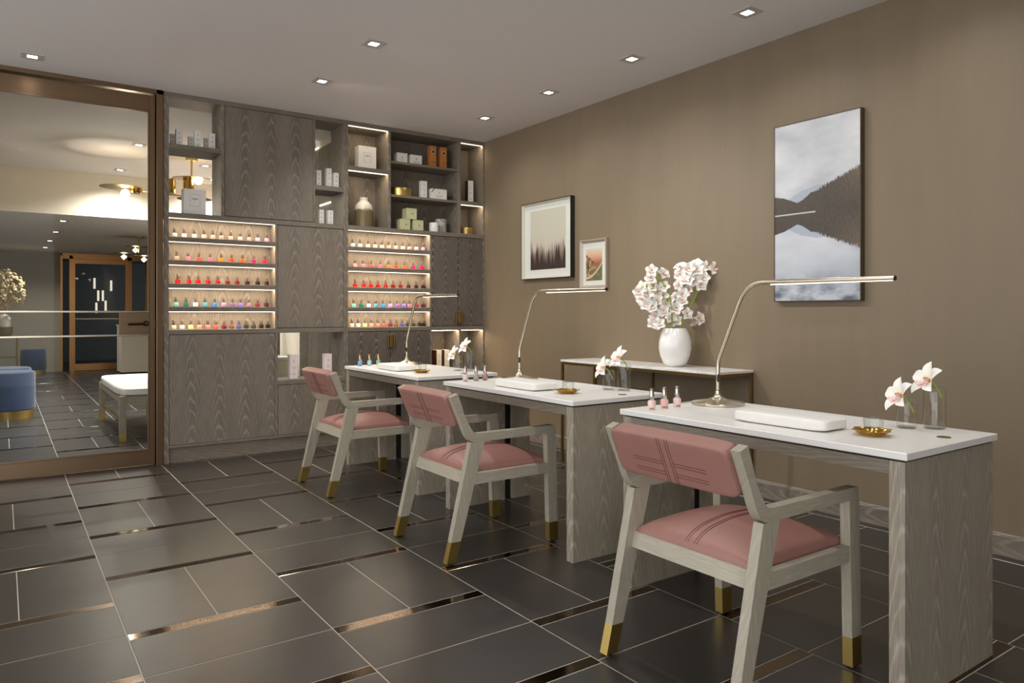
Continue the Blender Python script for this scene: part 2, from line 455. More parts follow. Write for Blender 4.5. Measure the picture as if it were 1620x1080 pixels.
B('door_gap_shade', 'gap', door, .962, .968, 6.14, 6.17, .0, 2.838, c=0)  # dark fill paints the shade between leaf and jamb

# ------------------------------------------------------------------ recessed ceiling lights
def spot(name, loc, watts, parent, size=2.5, blend=1.0, rad=.03, col=WARM, rot=(0, 0, 0)):
    ld = bpy.data.lights.new(name, 'SPOT'); ld.energy = watts; ld.color = col; ld.spot_size = size; ld.spot_blend = blend; ld.shadow_soft_size = rad
    o = bpy.data.objects.new(name, ld); COL.objects.link(o); o.parent = parent; o.location = loc; o.rotation_euler = rot
    return o
_dl = {}
def downlight(x, y, z, label, group, watts, size=2.5, col=WARM, aim=0.0):
    t = thing('ceiling_light', label, 'ceiling light', (x, y, z), group=group)
    if not _dl:
        a, b = .064, .028
        m = MB()
        m.box(-a, a, -a, -b, -.004, .0005).box(-a, a, b, a, -.004, .0005).box(-a, -b, -b, b, -.004, .0005).box(b, a, -b, b, -.004, .0005)
        _dl['f'] = m.mesh('trim', M['white_trim'], smooth=False)
        _dl['l'] = MB().box(-b, b, -b, b, -.0035, -.0005).mesh('lens', M['lamp_lens'], smooth=False)
    for nm, k in (('trim', 'f'), ('lens', 'l')):
        o = bpy.data.objects.new(nm, _dl[k]); COL.objects.link(o); o.parent = t
    if watts: spot('downlight_beam', (0, 0, -.03), watts, t, size, col=col, rot=(0, -aim, 0))
    return t
ords = ['first', 'second', 'third', 'fourth', 'fifth', 'sixth', 'seventh', 'eighth', 'ninth', 'tenth', 'eleventh', 'twelfth', 'thirteenth']
G1 = 'square downlights along the taupe wall'
for i, y in enumerate((5.34, 4.436, 3.528, 2.605)):
    downlight(3.462, y, CEIL, f'square recessed downlight, {ords[i]} from the cabinet in the row along the taupe wall', G1, SPOT_W)
for y, q in ((1.69, 'fifth'), (.77, 'sixth'), (-.2, 'seventh')): downlight(3.462, y, CEIL, f'square recessed downlight, {q} from the cabinet in the row along the taupe wall', G1, SPOT_W)
G2 = 'square downlights over the aisle'
downlight(1.929, 5.178, CEIL, 'square recessed downlight over the aisle, the one nearer the cabinet', G2, AISLE_W, aim=.5)
t = downlight(1.929, 4.268, CEIL, 'square recessed downlight over the aisle, the one farther from the cabinet', G2, AISLE_W*.5, aim=.5)
_v = Vector((3.88, 3.30, .98))-Vector((1.929, 4.268, CEIL))
spot('accent_beam', (0, 0, -.03), 88.0, t, 1.1, 1.0, .02, rot=_v.to_track_quat('-Z', 'Y').to_euler())
for y, q in ((3.36, 'third'), (2.2, 'fourth'), (1.1, 'fifth')): downlight(1.929, y, CEIL, f'square recessed downlight, {q} from the cabinet in the row over the aisle', G2, AISLE_W*.4, aim=.4)
downlight(.166, 5.786, CEIL, 'square recessed downlight in front of the glass door', G2, SPOT_W*.6)
for y, q in ((3.2, 'second'), (1.2, 'third')): downlight(.166, y, CEIL, f'square recessed downlight, {q} from the glass door on the entrance side', G2, SPOT_W*1.3)

# ------------------------------------------------------------------ display cabinets
DEP = .31
YB = YC+DEP
def cab_thing(label, x0): return thing('display_cabinet', label, 'cabinet', (x0, YC, 0))
class Cab:
    def __init__(s, t, x0): s.t = t; s.x0 = x0
    def b(s, name, mat, x0, x1, z0, z1, y0=0, y1=DEP, c=.0015, parent=None):
        return B(name, mat, parent or s.t, x0-s.x0, x1-s.x0, y0, y1, z0, z1, c=c)
    def led(s, x0, x1, ztop, parent=None):
        s.b('led_strip', 'led', x0+.004, x1-.006, ztop-.0030, ztop-.0008, .013, .045 if ztop < 2 else .030, c=0, parent=parent)
        return s.b('diffuser_lip', 'led_lip', x0+.004, x1-.006, ztop-(.0075 if ztop < 2 else .0105), ztop-.0004, .005, .011, c=0, parent=parent)
    def rack(s, x0, x1):
        s.b('back_panel', 'oak', x0, x1, 1.036, 1.905, .15, .16, c=0)
        s.led(x0, x1, 1.905)
        for z in (1.758, 1.577, 1.396, 1.215):
            s.b('shelf', 'oak_x', x0, x1, z-.037, z, .001, .15)
            s.led(x0, x1, z-.037)
    def door(s, x0, x1, z0, z1, mat='oak', y=.002):
        g = .0025
        d = s.b('door', mat, x0+g, x1-g, z0+g, z1-g, y, y+.02)
        return d
L0 = 1.018
lt = cab_thing('grey limed oak display cabinet with open see-through niches beside the glass door', L0); cl = Cab(lt, L0)
R0 = 2.496
rt = cab_thing('grey limed oak display cabinet in the corner with brass pulls and stacked gift shelves', R0); cr = Cab(rt, R0)
# left cabinet
cl.b('side_panel', 'oak', 1.018, 1.057, 0, 2.835)
cl.b('top_rail', 'oak_x', 1.018, 2.496, 2.835, 2.8715)
cl.b('side_panel', 'oak', 2.476, 2.4955, .118, 2.835)
cl.b('rail', 'oak_x', 1.057, 2.476, 1.905, 1.944)
cl.b('rail', 'oak_x', 1.057, 2.476, .998, 1.036)
cl.b('bottom_rail', 'oak_x', 1.057, 2.476, .118, .138)
cl.b('toe_kick', 'oak_x', 1.057, 2.4955, 0, .118, .022, .04)
cl.b('stile', 'oak', 1.440, 1.468, 1.944, 2.835)
cl.b('stile', 'oak', 2.199, 2.217, 1.944, 2.835, .002)
cl.b('stile', 'oak', 1.872, 1.893, 1.036, 1.905)
cl.b('stile', 'oak', 1.872, 1.893, .138, .998)
cl.b('shelf', 'oak_x', 1.057, 1.440, 2.442, 2.478)
cl.b('shelf', 'oak_x', 2.217, 2.476, 2.232, 2.273)
cl.b('shelf', 'oak_x', 1.893, 2.476, .561, .599)
cl.door(1.468, 2.199, 1.946, 2.834, 'oak')
cl.door(1.893, 2.476, 1.038, 1.903, 'oak')
cl.door(1.057, 1.872, .138, .997, 'oak')
cl.door(1.893, 2.476, .138, .560, 'oak')
cl.rack(1.057, 1.872)
cl.b('back_panel', 'oak', 1.468, 2.199, 1.944, 2.835, DEP-.02, DEP, c=0)
cl.b('back_panel', 'oak', 1.057, 2.476, 1.036, 1.905, DEP-.02, DEP, c=0)
cl.b('back_panel', 'oak', 1.057, 1.872, .04, .998, DEP-.02, DEP, c=0)
cl.b('back_panel', 'oak', 1.893, 2.476, .04, .561, DEP-.02, DEP, c=0)
cl.b('glass_back', 'pane', 1.893, 2.476, .600, .997, DEP-.012, DEP-.006, c=0)
cl.b('glass_back', 'pane', 2.218, 2.475, 1.945, 2.231, DEP-.012, DEP-.006, c=0)
cl.b('glass_back', 'pane', 2.218, 2.475, 2.274, 2.834, DEP-.012, DEP-.006, c=0)
# right cabinet
cr.b('side_panel', 'oak', 2.4965, 2.516, .118, 2.835)
cr.b('side_panel', 'oak', 3.938, 3.954, 0, 2.835)
cr.b('top_rail', 'oak_x', 2.4965, 3.954, 2.835, 2.8715)
cr.b('rail', 'oak_x', 2.516, 3.938, 1.905, 1.944)
cr.b('rail', 'oak_x', 2.516, 3.938, .998, 1.036)
cr.b('bottom_rail', 'oak_x', 2.516, 3.938, .118, .138)
cr.b('toe_kick', 'oak_x', 2.4965, 3.938, 0, .118, .022, .04)
cr.b('stile', 'oak', 2.905, 2.931, 1.944, 2.835)
cr.b('stile', 'oak', 3.654, 3.679, 1.944, 2.835)
cr.b('stile', 'oak', 3.337, 3.356, 1.036, 1.905)
cr.b('stile', 'oak', 3.337, 3.356, .138, .998)
cr.b('stile', 'oak', 3.660, 3.680, .599, .998)
cr.b('shelf', 'oak_x', 2.516, 2.905, 2.437, 2.474)
cr.b('shelf', 'oak_x', 2.931, 3.654, 2.548, 2.570, .012)
cr.b('shelf', 'oak_x', 2.931, 3.654, 2.238, 2.261, .012)
cr.b('shelf', 'oak_x', 3.679, 3.938, 2.230, 2.266)
cr.b('shelf', 'oak_x', 3.356, 3.938, .561, .599)
for x0, x1, z in ((2.516, 2.905, 2.835), (2.516, 2.905, 2.437), (3.679, 3.938, 2.835), (3.679, 3.938, 2.230), (3.356, 3.660, .998), (3.680, 3.938, .998)):
    cr.led(x0, x1, z)
cr.rack(2.516, 3.337)
cr.b('back_panel', 'oak', 2.516, 3.938, 1.944, 2.835, DEP-.02, DEP, c=0)
cr.b('back_panel', 'oak', 2.516, 3.938, 1.036, 1.905, DEP-.02, DEP, c=0)
cr.b('back_panel', 'oak', 2.516, 3.938, .04, .998, DEP-.02, DEP, c=0)
def pull(door, x, z0, z1, x0):
    mb = MB(); a, b = x-x0-.016, x-x0+.016
    mb.box(a, b, -.004, .003, z0, z1, c=.001).box(a, x-x0-.004, -.026, -.003, z0, z1, c=.001).box(x-x0+.004, b, -.026, -.003, z0, z1, c=.001)
    return mb.build('handle', M['pull_brass'], door, smooth=False)
d = cr.door(3.356, 3.650, 1.038, 1.903, 'oak_dark'); pull(d, 3.632, 1.066, 1.176, R0)
d = cr.door(3.650, 3.938, 1.038, 1.903, 'oak_dark'); pull(d, 3.668, 1.066, 1.176, R0)
d = cr.door(2.516, 2.926, .138, .996, 'oak_dark'); pull(d, 2.908, .850, .962, R0)
d = cr.door(2.926, 3.337, .138, .996, 'oak_dark'); pull(d, 2.944, .850, .962, R0)
cr.door(3.356, 3.938, .138, .560, 'oak_dark')

# ------------------------------------------------------------------ nail polish racks
COLS = {
 0: [('white', 238, 236, 230), ('milky white', 236, 238, 228), ('ivory', 240, 232, 210), ('pale nude', 232, 208, 190), ('blush nude', 230, 196, 178), ('rosy nude', 214, 172, 156), ('dusty pink', 226, 190, 184), ('pale pink', 236, 204, 196), ('rose beige', 214, 170, 164), ('lilac pink', 232, 180, 206), ('orchid pink', 228, 164, 198)],
 1: [('peach', 246, 170, 150), ('candy pink', 246, 124, 142), ('coral brown', 206, 92, 82), ('rose pink', 240, 112, 136), ('bright orange', 250, 122, 30), ('red orange', 236, 70, 44), ('orange', 244, 96, 30), ('hot pink', 236, 30, 90), ('raspberry', 226, 26, 80)],
 2: [('scarlet', 222, 24, 40), ('true red', 214, 20, 28), ('bright red', 210, 22, 24), ('crimson', 176, 24, 30), ('deep red', 160, 22, 26), ('wine', 120, 26, 30), ('dark red', 130, 20, 24), ('espresso', 58, 34, 26), ('black brown', 44, 28, 22), ('dark plum', 56, 26, 28)],
 3: [('mint', 138, 204, 198), ('emerald', 14, 112, 96), ('ice blue', 206, 226, 244), ('teal grey', 88, 160, 176), ('sky blue', 62, 140, 210), ('lavender', 186, 152, 212), ('dusty violet', 136, 100, 158), ('periwinkle', 134, 120, 210), ('mauve', 176, 116, 146), ('plum red', 134, 42, 58), ('aubergine', 78, 30, 48)],
 4: [('pearl', 222, 216, 196), ('frost', 216, 226, 228), ('butter', 226, 214, 150), ('apricot', 226, 150, 124), ('salmon', 230, 134, 122), ('coral', 216, 92, 78), ('berry', 110, 40, 64), ('cocoa', 118, 80, 60), ('cobalt', 70, 80, 160), ('pine', 48, 58, 50), ('moss black', 60, 58, 46), ('onyx', 34, 32, 32), ('jet', 26, 26, 26)]}
RACKX = [
 [[1.109, 1.178, 1.253, 1.325, 1.394, 1.458, 1.532, 1.605, 1.677, 1.747, 1.821], [1.125, 1.206, 1.288, 1.373, 1.456, 1.538, 1.624, 1.715, 1.805], [1.133, 1.214, 1.283, 1.357, 1.432, 1.507, 1.582, 1.664, 1.747, 1.822], [1.118, 1.192, 1.262, 1.333, 1.406, 1.475, 1.545, 1.609, 1.676, 1.747, 1.819], [1.102, 1.163, 1.226, 1.29, 1.353, 1.416, 1.479, 1.539, 1.596, 1.655, 1.715, 1.777, 1.831]],
 [[2.588, 2.658, 2.735, 2.806, 2.873, 2.941, 3.012, 3.086, 3.156, 3.227, 3.301], [2.608, 2.685, 2.768, 2.855, 2.938, 3.019, 3.104, 3.194, 3.286], [2.611, 2.695, 2.762, 2.835, 2.912, 2.987, 3.062, 3.146, 3.227, 3.302], [2.596, 2.67, 2.742, 2.815, 2.885, 2.957, 3.026, 3.093, 3.156, 3.23, 3.301], [2.579, 2.64, 2.705, 2.767, 2.831, 2.894, 2.96, 3.02, 3.079, 3.138, 3.197, 3.26, 3.306]]]
RACKZ = [1.758, 1.577, 1.396, 1.215, 1.036]
M['cap'] = plain('taupe_brush_cap', srgb(84, 72, 62), .4)
cap_mesh = MB().lathe([(.0100, .034), (.0108, .036), (.0104, .055), (.0092, .0745), (.0078, .0765)], 12).mesh('cap', M['cap'])
label_mesh = MB().box(-.004, .004, -.0190, -.0184, .016, .024).mesh('label_mark', M['ink_dark'], smooth=False)
body_prof = [(.014, 0), (.0172, .002), (.0182, .006), (.0182, .027), (.0160, .032), (.010, .034), (.0095, .035)]
polish = {}
for r in range(5):
    for nm, *c in COLS[r]:
        polish[nm] = MB().lathe(body_prof, 16, sq=4).mesh('body', plain('polish_'+nm.replace(' ', '_'), srgb(*c), .22, var=.01, coat=.3))
for s in range(2):
    for r in range(5):
        for i, x in enumerate(RACKX[s][r]):
            nm = COLS[r][i][0]
            t = thing('nail_polish', f"{nm} nail polish bottle {ords[i]} along the {ords[r]} shelf of the {('door-side', 'corner')[s]} rack", 'nail polish', (x, YC+.070, RACKZ[r]), (0, 0, random.uniform(-.12, .12)), f"nail polish bottles on the {ords[r]} shelf of the {('door-side', 'corner')[s]} rack")
            for pn, me in (('body', polish[nm]), ('cap', cap_mesh)):
                o = bpy.data.objects.new(pn, me); COL.objects.link(o); o.parent = t

# ------------------------------------------------------------------ boxes, tins and jars on the shelves
def marks(mb, lines, w, d):
    # little printed lines on the front face; lines: (cx, z0, half width, height)
    for cx, z, hw, hh in lines: mb.box(cx-hw, cx+hw, -d/2-.0006, -d/2+.0002, z, z+hh)
    return mb
def carton(x, y, z, w, d, h, mat, label, group, cat='box', lines=(), side=None, ink='ink', rz=0, name='carton', frame=None):
    t = thing(name, label, cat, (x, y, z), (0, 0, rz), group)
    if side:
        MB().box(-w/2+.002, w/2, -d/2, d/2, 0, h, c=.0012).build('front_panel', M[mat], t, smooth=False)
        MB().box(-w/2, -w/2+.0025, -d/2+.001, d/2, .0005, h-.0005).build('side_panel', M[side], t, smooth=False)
    else:
        MB().box(-w/2, w/2, -d/2, d/2, .001, h-.012, c=.0012).build('body', M[mat], t, smooth=False)
        MB().box(-w/2-.0006, w/2+.0006, -d/2-.0006, d/2+.0006, h-.0115, h, c=.0012).build('lid', M[mat], t, smooth=False)
    if frame:
        a, z0, z1 = frame; e = .0012; q = MB()
        q.box(-a, a, -d/2-.001, -d/2, z0, z0+e).box(-a, a, -d/2-.001, -d/2, z1-e, z1).box(-a, -a+e, -d/2-.001, -d/2, z0, z1).box(a-e, a, -d/2-.001, -d/2, z0, z1)
        q.build('printed_frame', M['ink'], t, smooth=False)
    if lines: tag(marks(MB(), lines, w, d).build('print', M[ink], t, smooth=False), kind='stuff')   # tiny illegible print
    return t
slim = lambda w, h: [(0, h*.72, .003, .012), (0, h*.50, w*.28, .002), (0, h*.44, w*.22, .002), (0, h*.22, w*.26, .002), (0, h*.17, w*.2, .002)]
gA = 'slim cartons in the top niche beside the door'
for i, (x, h, xb, hb, wb_) in enumerate(((1.142, .132, 1.118, .112, .040), (1.280, .141, 1.250, .108, .040), (1.389, .133, 1.366, .112, .034))):
    w = ('nearest the glass door', 'in the middle pair', 'farthest from the glass door')[i]
    carton(x, YC+.09, 2.478, .045, .045, h, 'card_white', f'tall slim white carton in front, {w}, in the top niche', gA, lines=slim(.045, h))
    carton(xb, YC+.19, 2.478, wb_, .04, hb, 'card_white', f'short white carton behind a taller one, {w}, top niche', gA, lines=slim(wb_, hb))
carton(1.257, YC+.11, 1.944, .166, .09, .205, 'card_white', 'square white gift box with printed frame in the niche under the slim cartons', None, name='gift_box', lines=[(0, .125, .022, .005), (0, .112, .005, .002)], frame=(.038, .07, .165), ink='ink_dark')
gB = 'cartons in the narrow glass-backed niches'
for x, h, w, nm in ((2.281, .146, .043, 'mid-height white carton nearest the large door'), (2.375, .173, .044, 'tallest slim white carton'), (2.441, .141, .046, 'short white carton nearest the corner cabinet')):
    carton(x, YC+.11, 2.273, w, .045, h, 'card_white', nm+', upper narrow glass-backed niche', gB, lines=slim(w, h))
for x, h, w, nm in ((2.306, .131, .042, 'slim white carton nearer the large door'), (2.388, .131, .048, 'wider white carton nearer the corner cabinet')):
    carton(x, YC+.11, 1.944, w, .045, h, 'card_white', nm+', lower narrow glass-backed niche', gB, lines=slim(w, h))
carton(2.728, YC+.11, 2.474, .173, .09, .208, 'card_white', 'square ivory gift box with a printed frame in the lit top niche', None, name='gift_box', lines=[(0, .118, .022, .005), (0, .106, .005, .002)], frame=(.036, .065, .15), ink='ink_dark')
gC = 'small boxes on the open gift shelves'
carton(3.077, YC+.10, 2.570, .107, .08, .096, 'card_white', 'small white box, farther from the amber cartons, on the top gift shelf', gC, lines=[(0, .05, .006, .012), (0, .03, .03, .002)])
carton(3.224, YC+.10, 2.570, .120, .08, .094, 'card_white', 'small white box with grey print beside the amber cartons', gC, lines=[(0, .05, .005, .012), (0, .03, .035, .002), (0, .022, .028, .002), (0, .014, .03, .002)])
for x, nm in ((3.412, 'nearer the white boxes'), (3.529, 'nearer the corner')):
    t = carton(x, YC+.10, 2.570, .066, .06, .208, 'card_orange', f'tall amber carton with a round dark seal, {nm}', 'amber cartons on the top gift shelf', lines=[(0, .055, .022, .002), (0, .045, .018, .002)], ink='ink_dark')
    MB().tube([(0, -.0308, .150), (0, -.0300, .150)], .019, 18).build('seal_ring', M['card_white'], t)
    MB().tube([(0, -.0314, .150), (0, -.0306, .150)], .0155, 18).build('seal', M['card_dark'], t)
def tin(x, y, z, r, h, label):
    t = thing('brass_tin', label, 'tin', (x, y, z))
    MB().lathe([(r-.003, 0), (r, .002), (r, h*.62), (r-.001, h*.63)], 32).build('body', M['brass'], t)
    MB().lathe([(r+.0015, h*.63), (r+.0015, h-.002), (r, h), (.0, h)], 32).build('lid', M['brass'], t)
tin(3.088, YC+.13, 2.261, .105, .078, 'wide low brass tin on the middle gift shelf')
tin(3.807, YC+.11, 1.944, .068, .068, 'small brass tin alone in the lit corner niche')
carton(3.311, YC+.09, 2.261, .062, .05, .167, 'card_white', 'tall slim white carton beside the brass tin on the middle gift shelf', gC, lines=slim(.06, .167))
t = carton(3.467, YC+.09, 2.261, .168, .08, .102, 'card_white', 'wide white box with a grey corner ribbon on the middle gift shelf', gC, lines=[(0, .058, .004, .012), (0, .034, .04, .002), (0, .026, .03, .002)])
MB().prism([(-.0842, .075), (-.0842, .06), (-.048, .1022), (-.062, .1022)], 'y', -.0412, -.0398).build('ribbon', M['ink'], t, smooth=False)
for x, z, nm in ((3.107, 1.944, 'sage green cube box at the base of the stack, nearer the jar'), (3.247, 1.944, 'sage green cube box at the base of the stack, nearer the candles'), (3.176, 2.0505, 'sage green cube box on top of the other two')):
    carton(x, YC+.11, z, .105, .10, .104, 'card_green', nm, 'sage green cube boxes', lines=[(.008, .046, .004, .014)], ink='ink_dark')
def candle(x, y, z, r, h, mat, label, foot):
    t = thing('candle_jar', label, 'candle', (x, y, z))
    MB().lathe([(r*.94, .006 if foot else 0), (r, .012), (r, h-.004), (r-.003, h), (r-.008, h), (r-.008, h-.02), (0, h-.022)], 28).build('jar', mat, t)
    MB().tube([(0, 0, h-.023), (0, 0, h-.008)], .0012, 6).build('wick', M['black'], t)
    if foot: MB().lathe([(r*.6, 0), (r*.6, .006)], 24).build('foot', M['gap'], t)
M['stone_light'] = marble()
def stone():
    t = NT('grey_stone'); w = t.noise(t.obj(), 22., 5, .6)
    t.link(t.ramp(w, [(.35, srgb(120, 118, 108)), (.6, srgb(176, 172, 160))]), t.p.inputs['Base Color']); t.set(Roughness=.4); return t.m
candle(3.430, YC+.09, 1.944, .046, .093, M['stone_light'], 'smaller pale marble candle jar on the bottom gift shelf', False)
candle(3.540, YC+.15, 1.944, .058, .140, stone(), 'larger grey stone candle jar behind the pale one', True)
# two-tone jar
t = thing('glazed_jar', 'two-tone glazed jar, white shoulders over an olive base, in the lit niche', 'vase', (2.720, YC+.13, 1.944))
def twotone():
    q = NT('two_tone_glaze'); x, y, z = q.sep(q.obj())[:3]
    f = q.math('ADD', z, q.math('MULTIPLY', q.noise(q.obj(), 30., 3), .03))
    q.link(q.ramp(q.math('MULTIPLY', f, 3.), [(.50, srgb(112, 98, 66)), (.57, srgb(214, 206, 192))]), q.p.inputs['Base Color']); q.set(Roughness=.25); return q.m
MB().lathe([(.070, 0), (.080, .005), (.083, .03), (.083, .17), (.076, .205), (.058, .228), (.038, .245), (.035, .262), (.038, .278), (.034, .279), (.031, .262), (.033, .24)], 32).build('body', twotone(), t)
carton(3.839, YC+.10, 2.266, .064, .05, .221, 'card_white', 'tall white carton with a dark brown side in the upper corner niche', gC, lines=slim(.06, .2), side='card_dark')
gD = 'boxes in the low lit niche'
carton(3.490, YC+.14, .599, .058, .09, .203, 'card_cream', 'cream carton with a maroon side, nearer the pull doors, low lit niche', gD, lines=slim(.05, .2), side='card_brown')
carton(3.578, YC+.14, .599, .058, .09, .203, 'card_cream', 'cream carton with a maroon side, nearer the orchids, low lit niche', gD, lines=slim(.05, .2), side='card_brown')
gE = 'blush cartons in the low glass-backed niche'
carton(2.053, YC+.10, .599, .068, .06, .206, 'card_pink', 'blush white carton with tiny print, nearer the door-side panel, low glass-backed niche', gE, lines=slim(.065, .2))
carton(2.360, YC+.10, .599, .066, .06, .206, 'card_pink', 'blush white carton with tiny print, nearer the pull doors, low glass-backed niche', gE, lines=slim(.065, .2))

# ------------------------------------------------------------------ pictures on the long wall
def pic_lake():
    t = NT('lake_print')
    x, y, z = t.sep(t.obj())[:3]
    u = t.math('MULTIPLY_ADD', y, -1/.548, .5)        # 0 at the far edge, 1 at the near edge
    w = t.math('DIVIDE', z, 1.074)
    n1 = t.math('MAXIMUM', t.noise(t.comb(t.math('MULTIPLY', u, 95.), 0., 0.), 1, 5, .8), t.math('MULTIPLY_ADD', t.noise(t.comb(t.math('MULTIPLY', u, 40.), 3., 0.), 1, 2), .8, .05))
    n2 = t.noise(t.comb(t.math('MULTIPLY', u, 14.), 4., 0.), 1, 3)
    def curve(stops):
        return t.ramp(u, [(p, (v, v, v)) for p, v in stops])
    hh = curve([(0, .108), (.12, .095), (.28, .060), (.34, .070), (.45, .108), (.5, .112), (.515, .115), (.75, .165), (.9, .195), (1, .215)])
    amp = curve([(0, .03), (.48, .03), (.53, .13), (1, .17)])
    h = t.math('ADD', hh, t.math('MULTIPLY', t.math('SUBTRACT', n1, .5), amp))
    dw = t.math('SUBTRACT', w, .488)
    up = t.math('GREATER_THAN', dw, 0.)
    ad = t.math('ABSOLUTE', dw)
    tree = t.math('GREATER_THAN', t.math('SUBTRACT', h, ad), 0.)
    hm = t.math('ADD', curve([(0, .06), (.22, .085), (.34, .115), (.40, .122), (.52, .135), (.7, .13), (1, .1)]), t.math('MULTIPLY', n2, .02))
    mtn = t.math('GREATER_THAN', t.math('SUBTRACT', hm, ad), 0.)
    cl = t.noise(t.comb(t.math('MULTIPLY', u, 1.3), t.math('MULTIPLY', w, 4.5), 1.), 1, 3)
    sky = t.ramp(cl, [(.30, srgb(164, 166, 172)), (.5, srgb(190, 192, 196)), (.70, srgb(212, 212, 212))])
    wc = t.noise(t.comb(t.math('MULTIPLY', u, 2.6), t.math('MULTIPLY', w, 9.), 7.), 1, 3)
    dk = t.math('MULTIPLY', t.math('SUBTRACT', .17, w), 9., clamp=True)
    dark = t.math('MULTIPLY', t.ramp(wc, [(.42, (0, 0, 0)), (.6, (1, 1, 1))]), dk)
    water = t.mix(dark, t.mix(.35, sky, srgb(168, 174, 188)), srgb(84, 92, 108))
    c = t.mix(up, water, sky)
    c = t.mix(t.math('MULTIPLY', mtn, .75), c, srgb(150, 158, 172))
    tn = t.noise(t.comb(t.math('MULTIPLY', u, 60.), t.math('MULTIPLY', w, 40.), 0.), 1, 3)
    right = t.math('MULTIPLY', t.math('SUBTRACT', u, .62), 2.4, clamp=True)
    hi = t.math('MULTIPLY', t.math('MULTIPLY', ad, 4.), right, clamp=True)
    trc = t.mix(tn, srgb(46, 38, 34), srgb(84, 74, 62))
    trc = t.mix(t.math('MULTIPLY', hi, tn), trc, srgb(136, 110, 82))
    c = t.mix(tree, c, trc)
    ml = t.math('MULTIPLY', t.math('LESS_THAN', ad, .004), t.math('LESS_THAN', u, .5))
    c = t.mix(t.math('MULTIPLY', ml, .7), c, srgb(206, 206, 208))
    t.link(c, t.p.inputs['Base Color']); t.set(Roughness=.35)
    return t.m
def pic_mist():
    t = NT('misty_forest_print')
    x, y, z = t.sep(t.obj())[:3]
    u = t.math('MULTIPLY_ADD', y, -1/.50, .5); w = t.math('DIVIDE', z, .53)
    def trees(freq, seed, lo, hi, steep):
        uu = t.math('MULTIPLY_ADD', u, freq, seed)
        cell = t.math('FLOOR', uu)
        rn = t.math('FRACT', t.math('MULTIPLY', t.math('SINE', t.math('MULTIPLY_ADD', cell, 78.233, seed)), 4375.85))
        rag = t.math('MULTIPLY', t.noise(t.comb(t.math('MULTIPLY', u, 90.), t.math('MULTIPLY', w, 50.), seed), 1, 3), .10)
        d = t.math('ABSOLUTE', t.math('SUBTRACT', t.math('FRACT', uu), .5))
        return t.math('ADD', t.math('MULTIPLY_ADD', rn, hi-lo, lo), t.math('SUBTRACT', rag, t.math('MULTIPLY', d, steep)))
    h1 = t.math('MAXIMUM', trees(13., 3.3, .30, .50, .34), trees(9., 8.1, .28, .44, .26)); h2 = t.math('MAXIMUM', trees(9., 1.7, .14, .46, .62), trees(6.5, 5.2, .1, .42, .8))
    back = t.math('MULTIPLY', t.math('SUBTRACT', h1, w), 14., clamp=True)
    front = t.math('MULTIPLY', t.math('SUBTRACT', h2, w), 12., clamp=True)
    sky = t.mix(t.math('MULTIPLY', t.math('SUBTRACT', .62, w), 2.2, clamp=True), srgb(188, 184, 166), srgb(190, 176, 158))
    c = t.mix(t.math('MULTIPLY', back, .62), sky, srgb(96, 78, 72))
    c = t.mix(front, c, srgb(56, 40, 38))
    lo = t.math('MULTIPLY', t.math('SUBTRACT', .32, w), 4., clamp=True)
    c = t.mix(lo, c, srgb(52, 38, 36))
    t.link(c, t.p.inputs['Base Color']); t.set(Roughness=.5)
    return t.m
def pic_road():
    t = NT('mountain_road_print')
    x, y, z = t.sep(t.obj())[:3]
    u = t.math('MULTIPLY_ADD', y, -1/.20, .5); w = t.math('DIVIDE', z, .255)
    n = t.noise(t.obj(), 34., 5, .7)
    slope = t.math('SUBTRACT', t.math('MULTIPLY_ADD', u, -.52, .84), t.math('MULTIPLY', t.math('SUBTRACT', n, .5), .3))
    hill = t.math('GREATER_THAN', slope, w)
    sky = t.ramp(w, [(.55, srgb(150, 88, 66)), (.78, srgb(206, 156, 124)), (1, srgb(200, 194, 170))])
    rock = t.ramp(n, [(.38, srgb(58, 46, 38)), (.52, srgb(140, 104, 72)), (.64, srgb(196, 176, 144))])
    c = t.mix(hill, sky, rock)
    rd = t.math('ABSOLUTE', t.math('SUBTRACT', w, t.math('MULTIPLY_ADD', t.math('MULTIPLY', u, u), .5, .08)))
    c = t.mix(t.math('LESS_THAN', rd, .035), c, srgb(196, 178, 146))
    gr = t.math('MULTIPLY', t.math('LESS_THAN', w, t.math('MULTIPLY_ADD', t.math('MULTIPLY', u, u), .5, .045)), 1.)
    c = t.mix(t.math('MULTIPLY', gr, .85), c, t.mix(n, srgb(74, 82, 52), srgb(116, 116, 74)))
    t.link(c, t.p.inputs['Base Color']); t.set(Roughness=.5)
    return t.m
M['mat_board'] = plain('white_mat_board', srgb(206, 207, 198), .7, var=.01)
M['frame_dark'] = plain('black_frame', srgb(34, 32, 30), .4)
M['frame_liner'] = plain('champagne_liner', srgb(204, 200, 184), .35, .2)
M['frame_silver'] = plain('champagne_silver_frame', srgb(176, 164, 148), .35, .35)
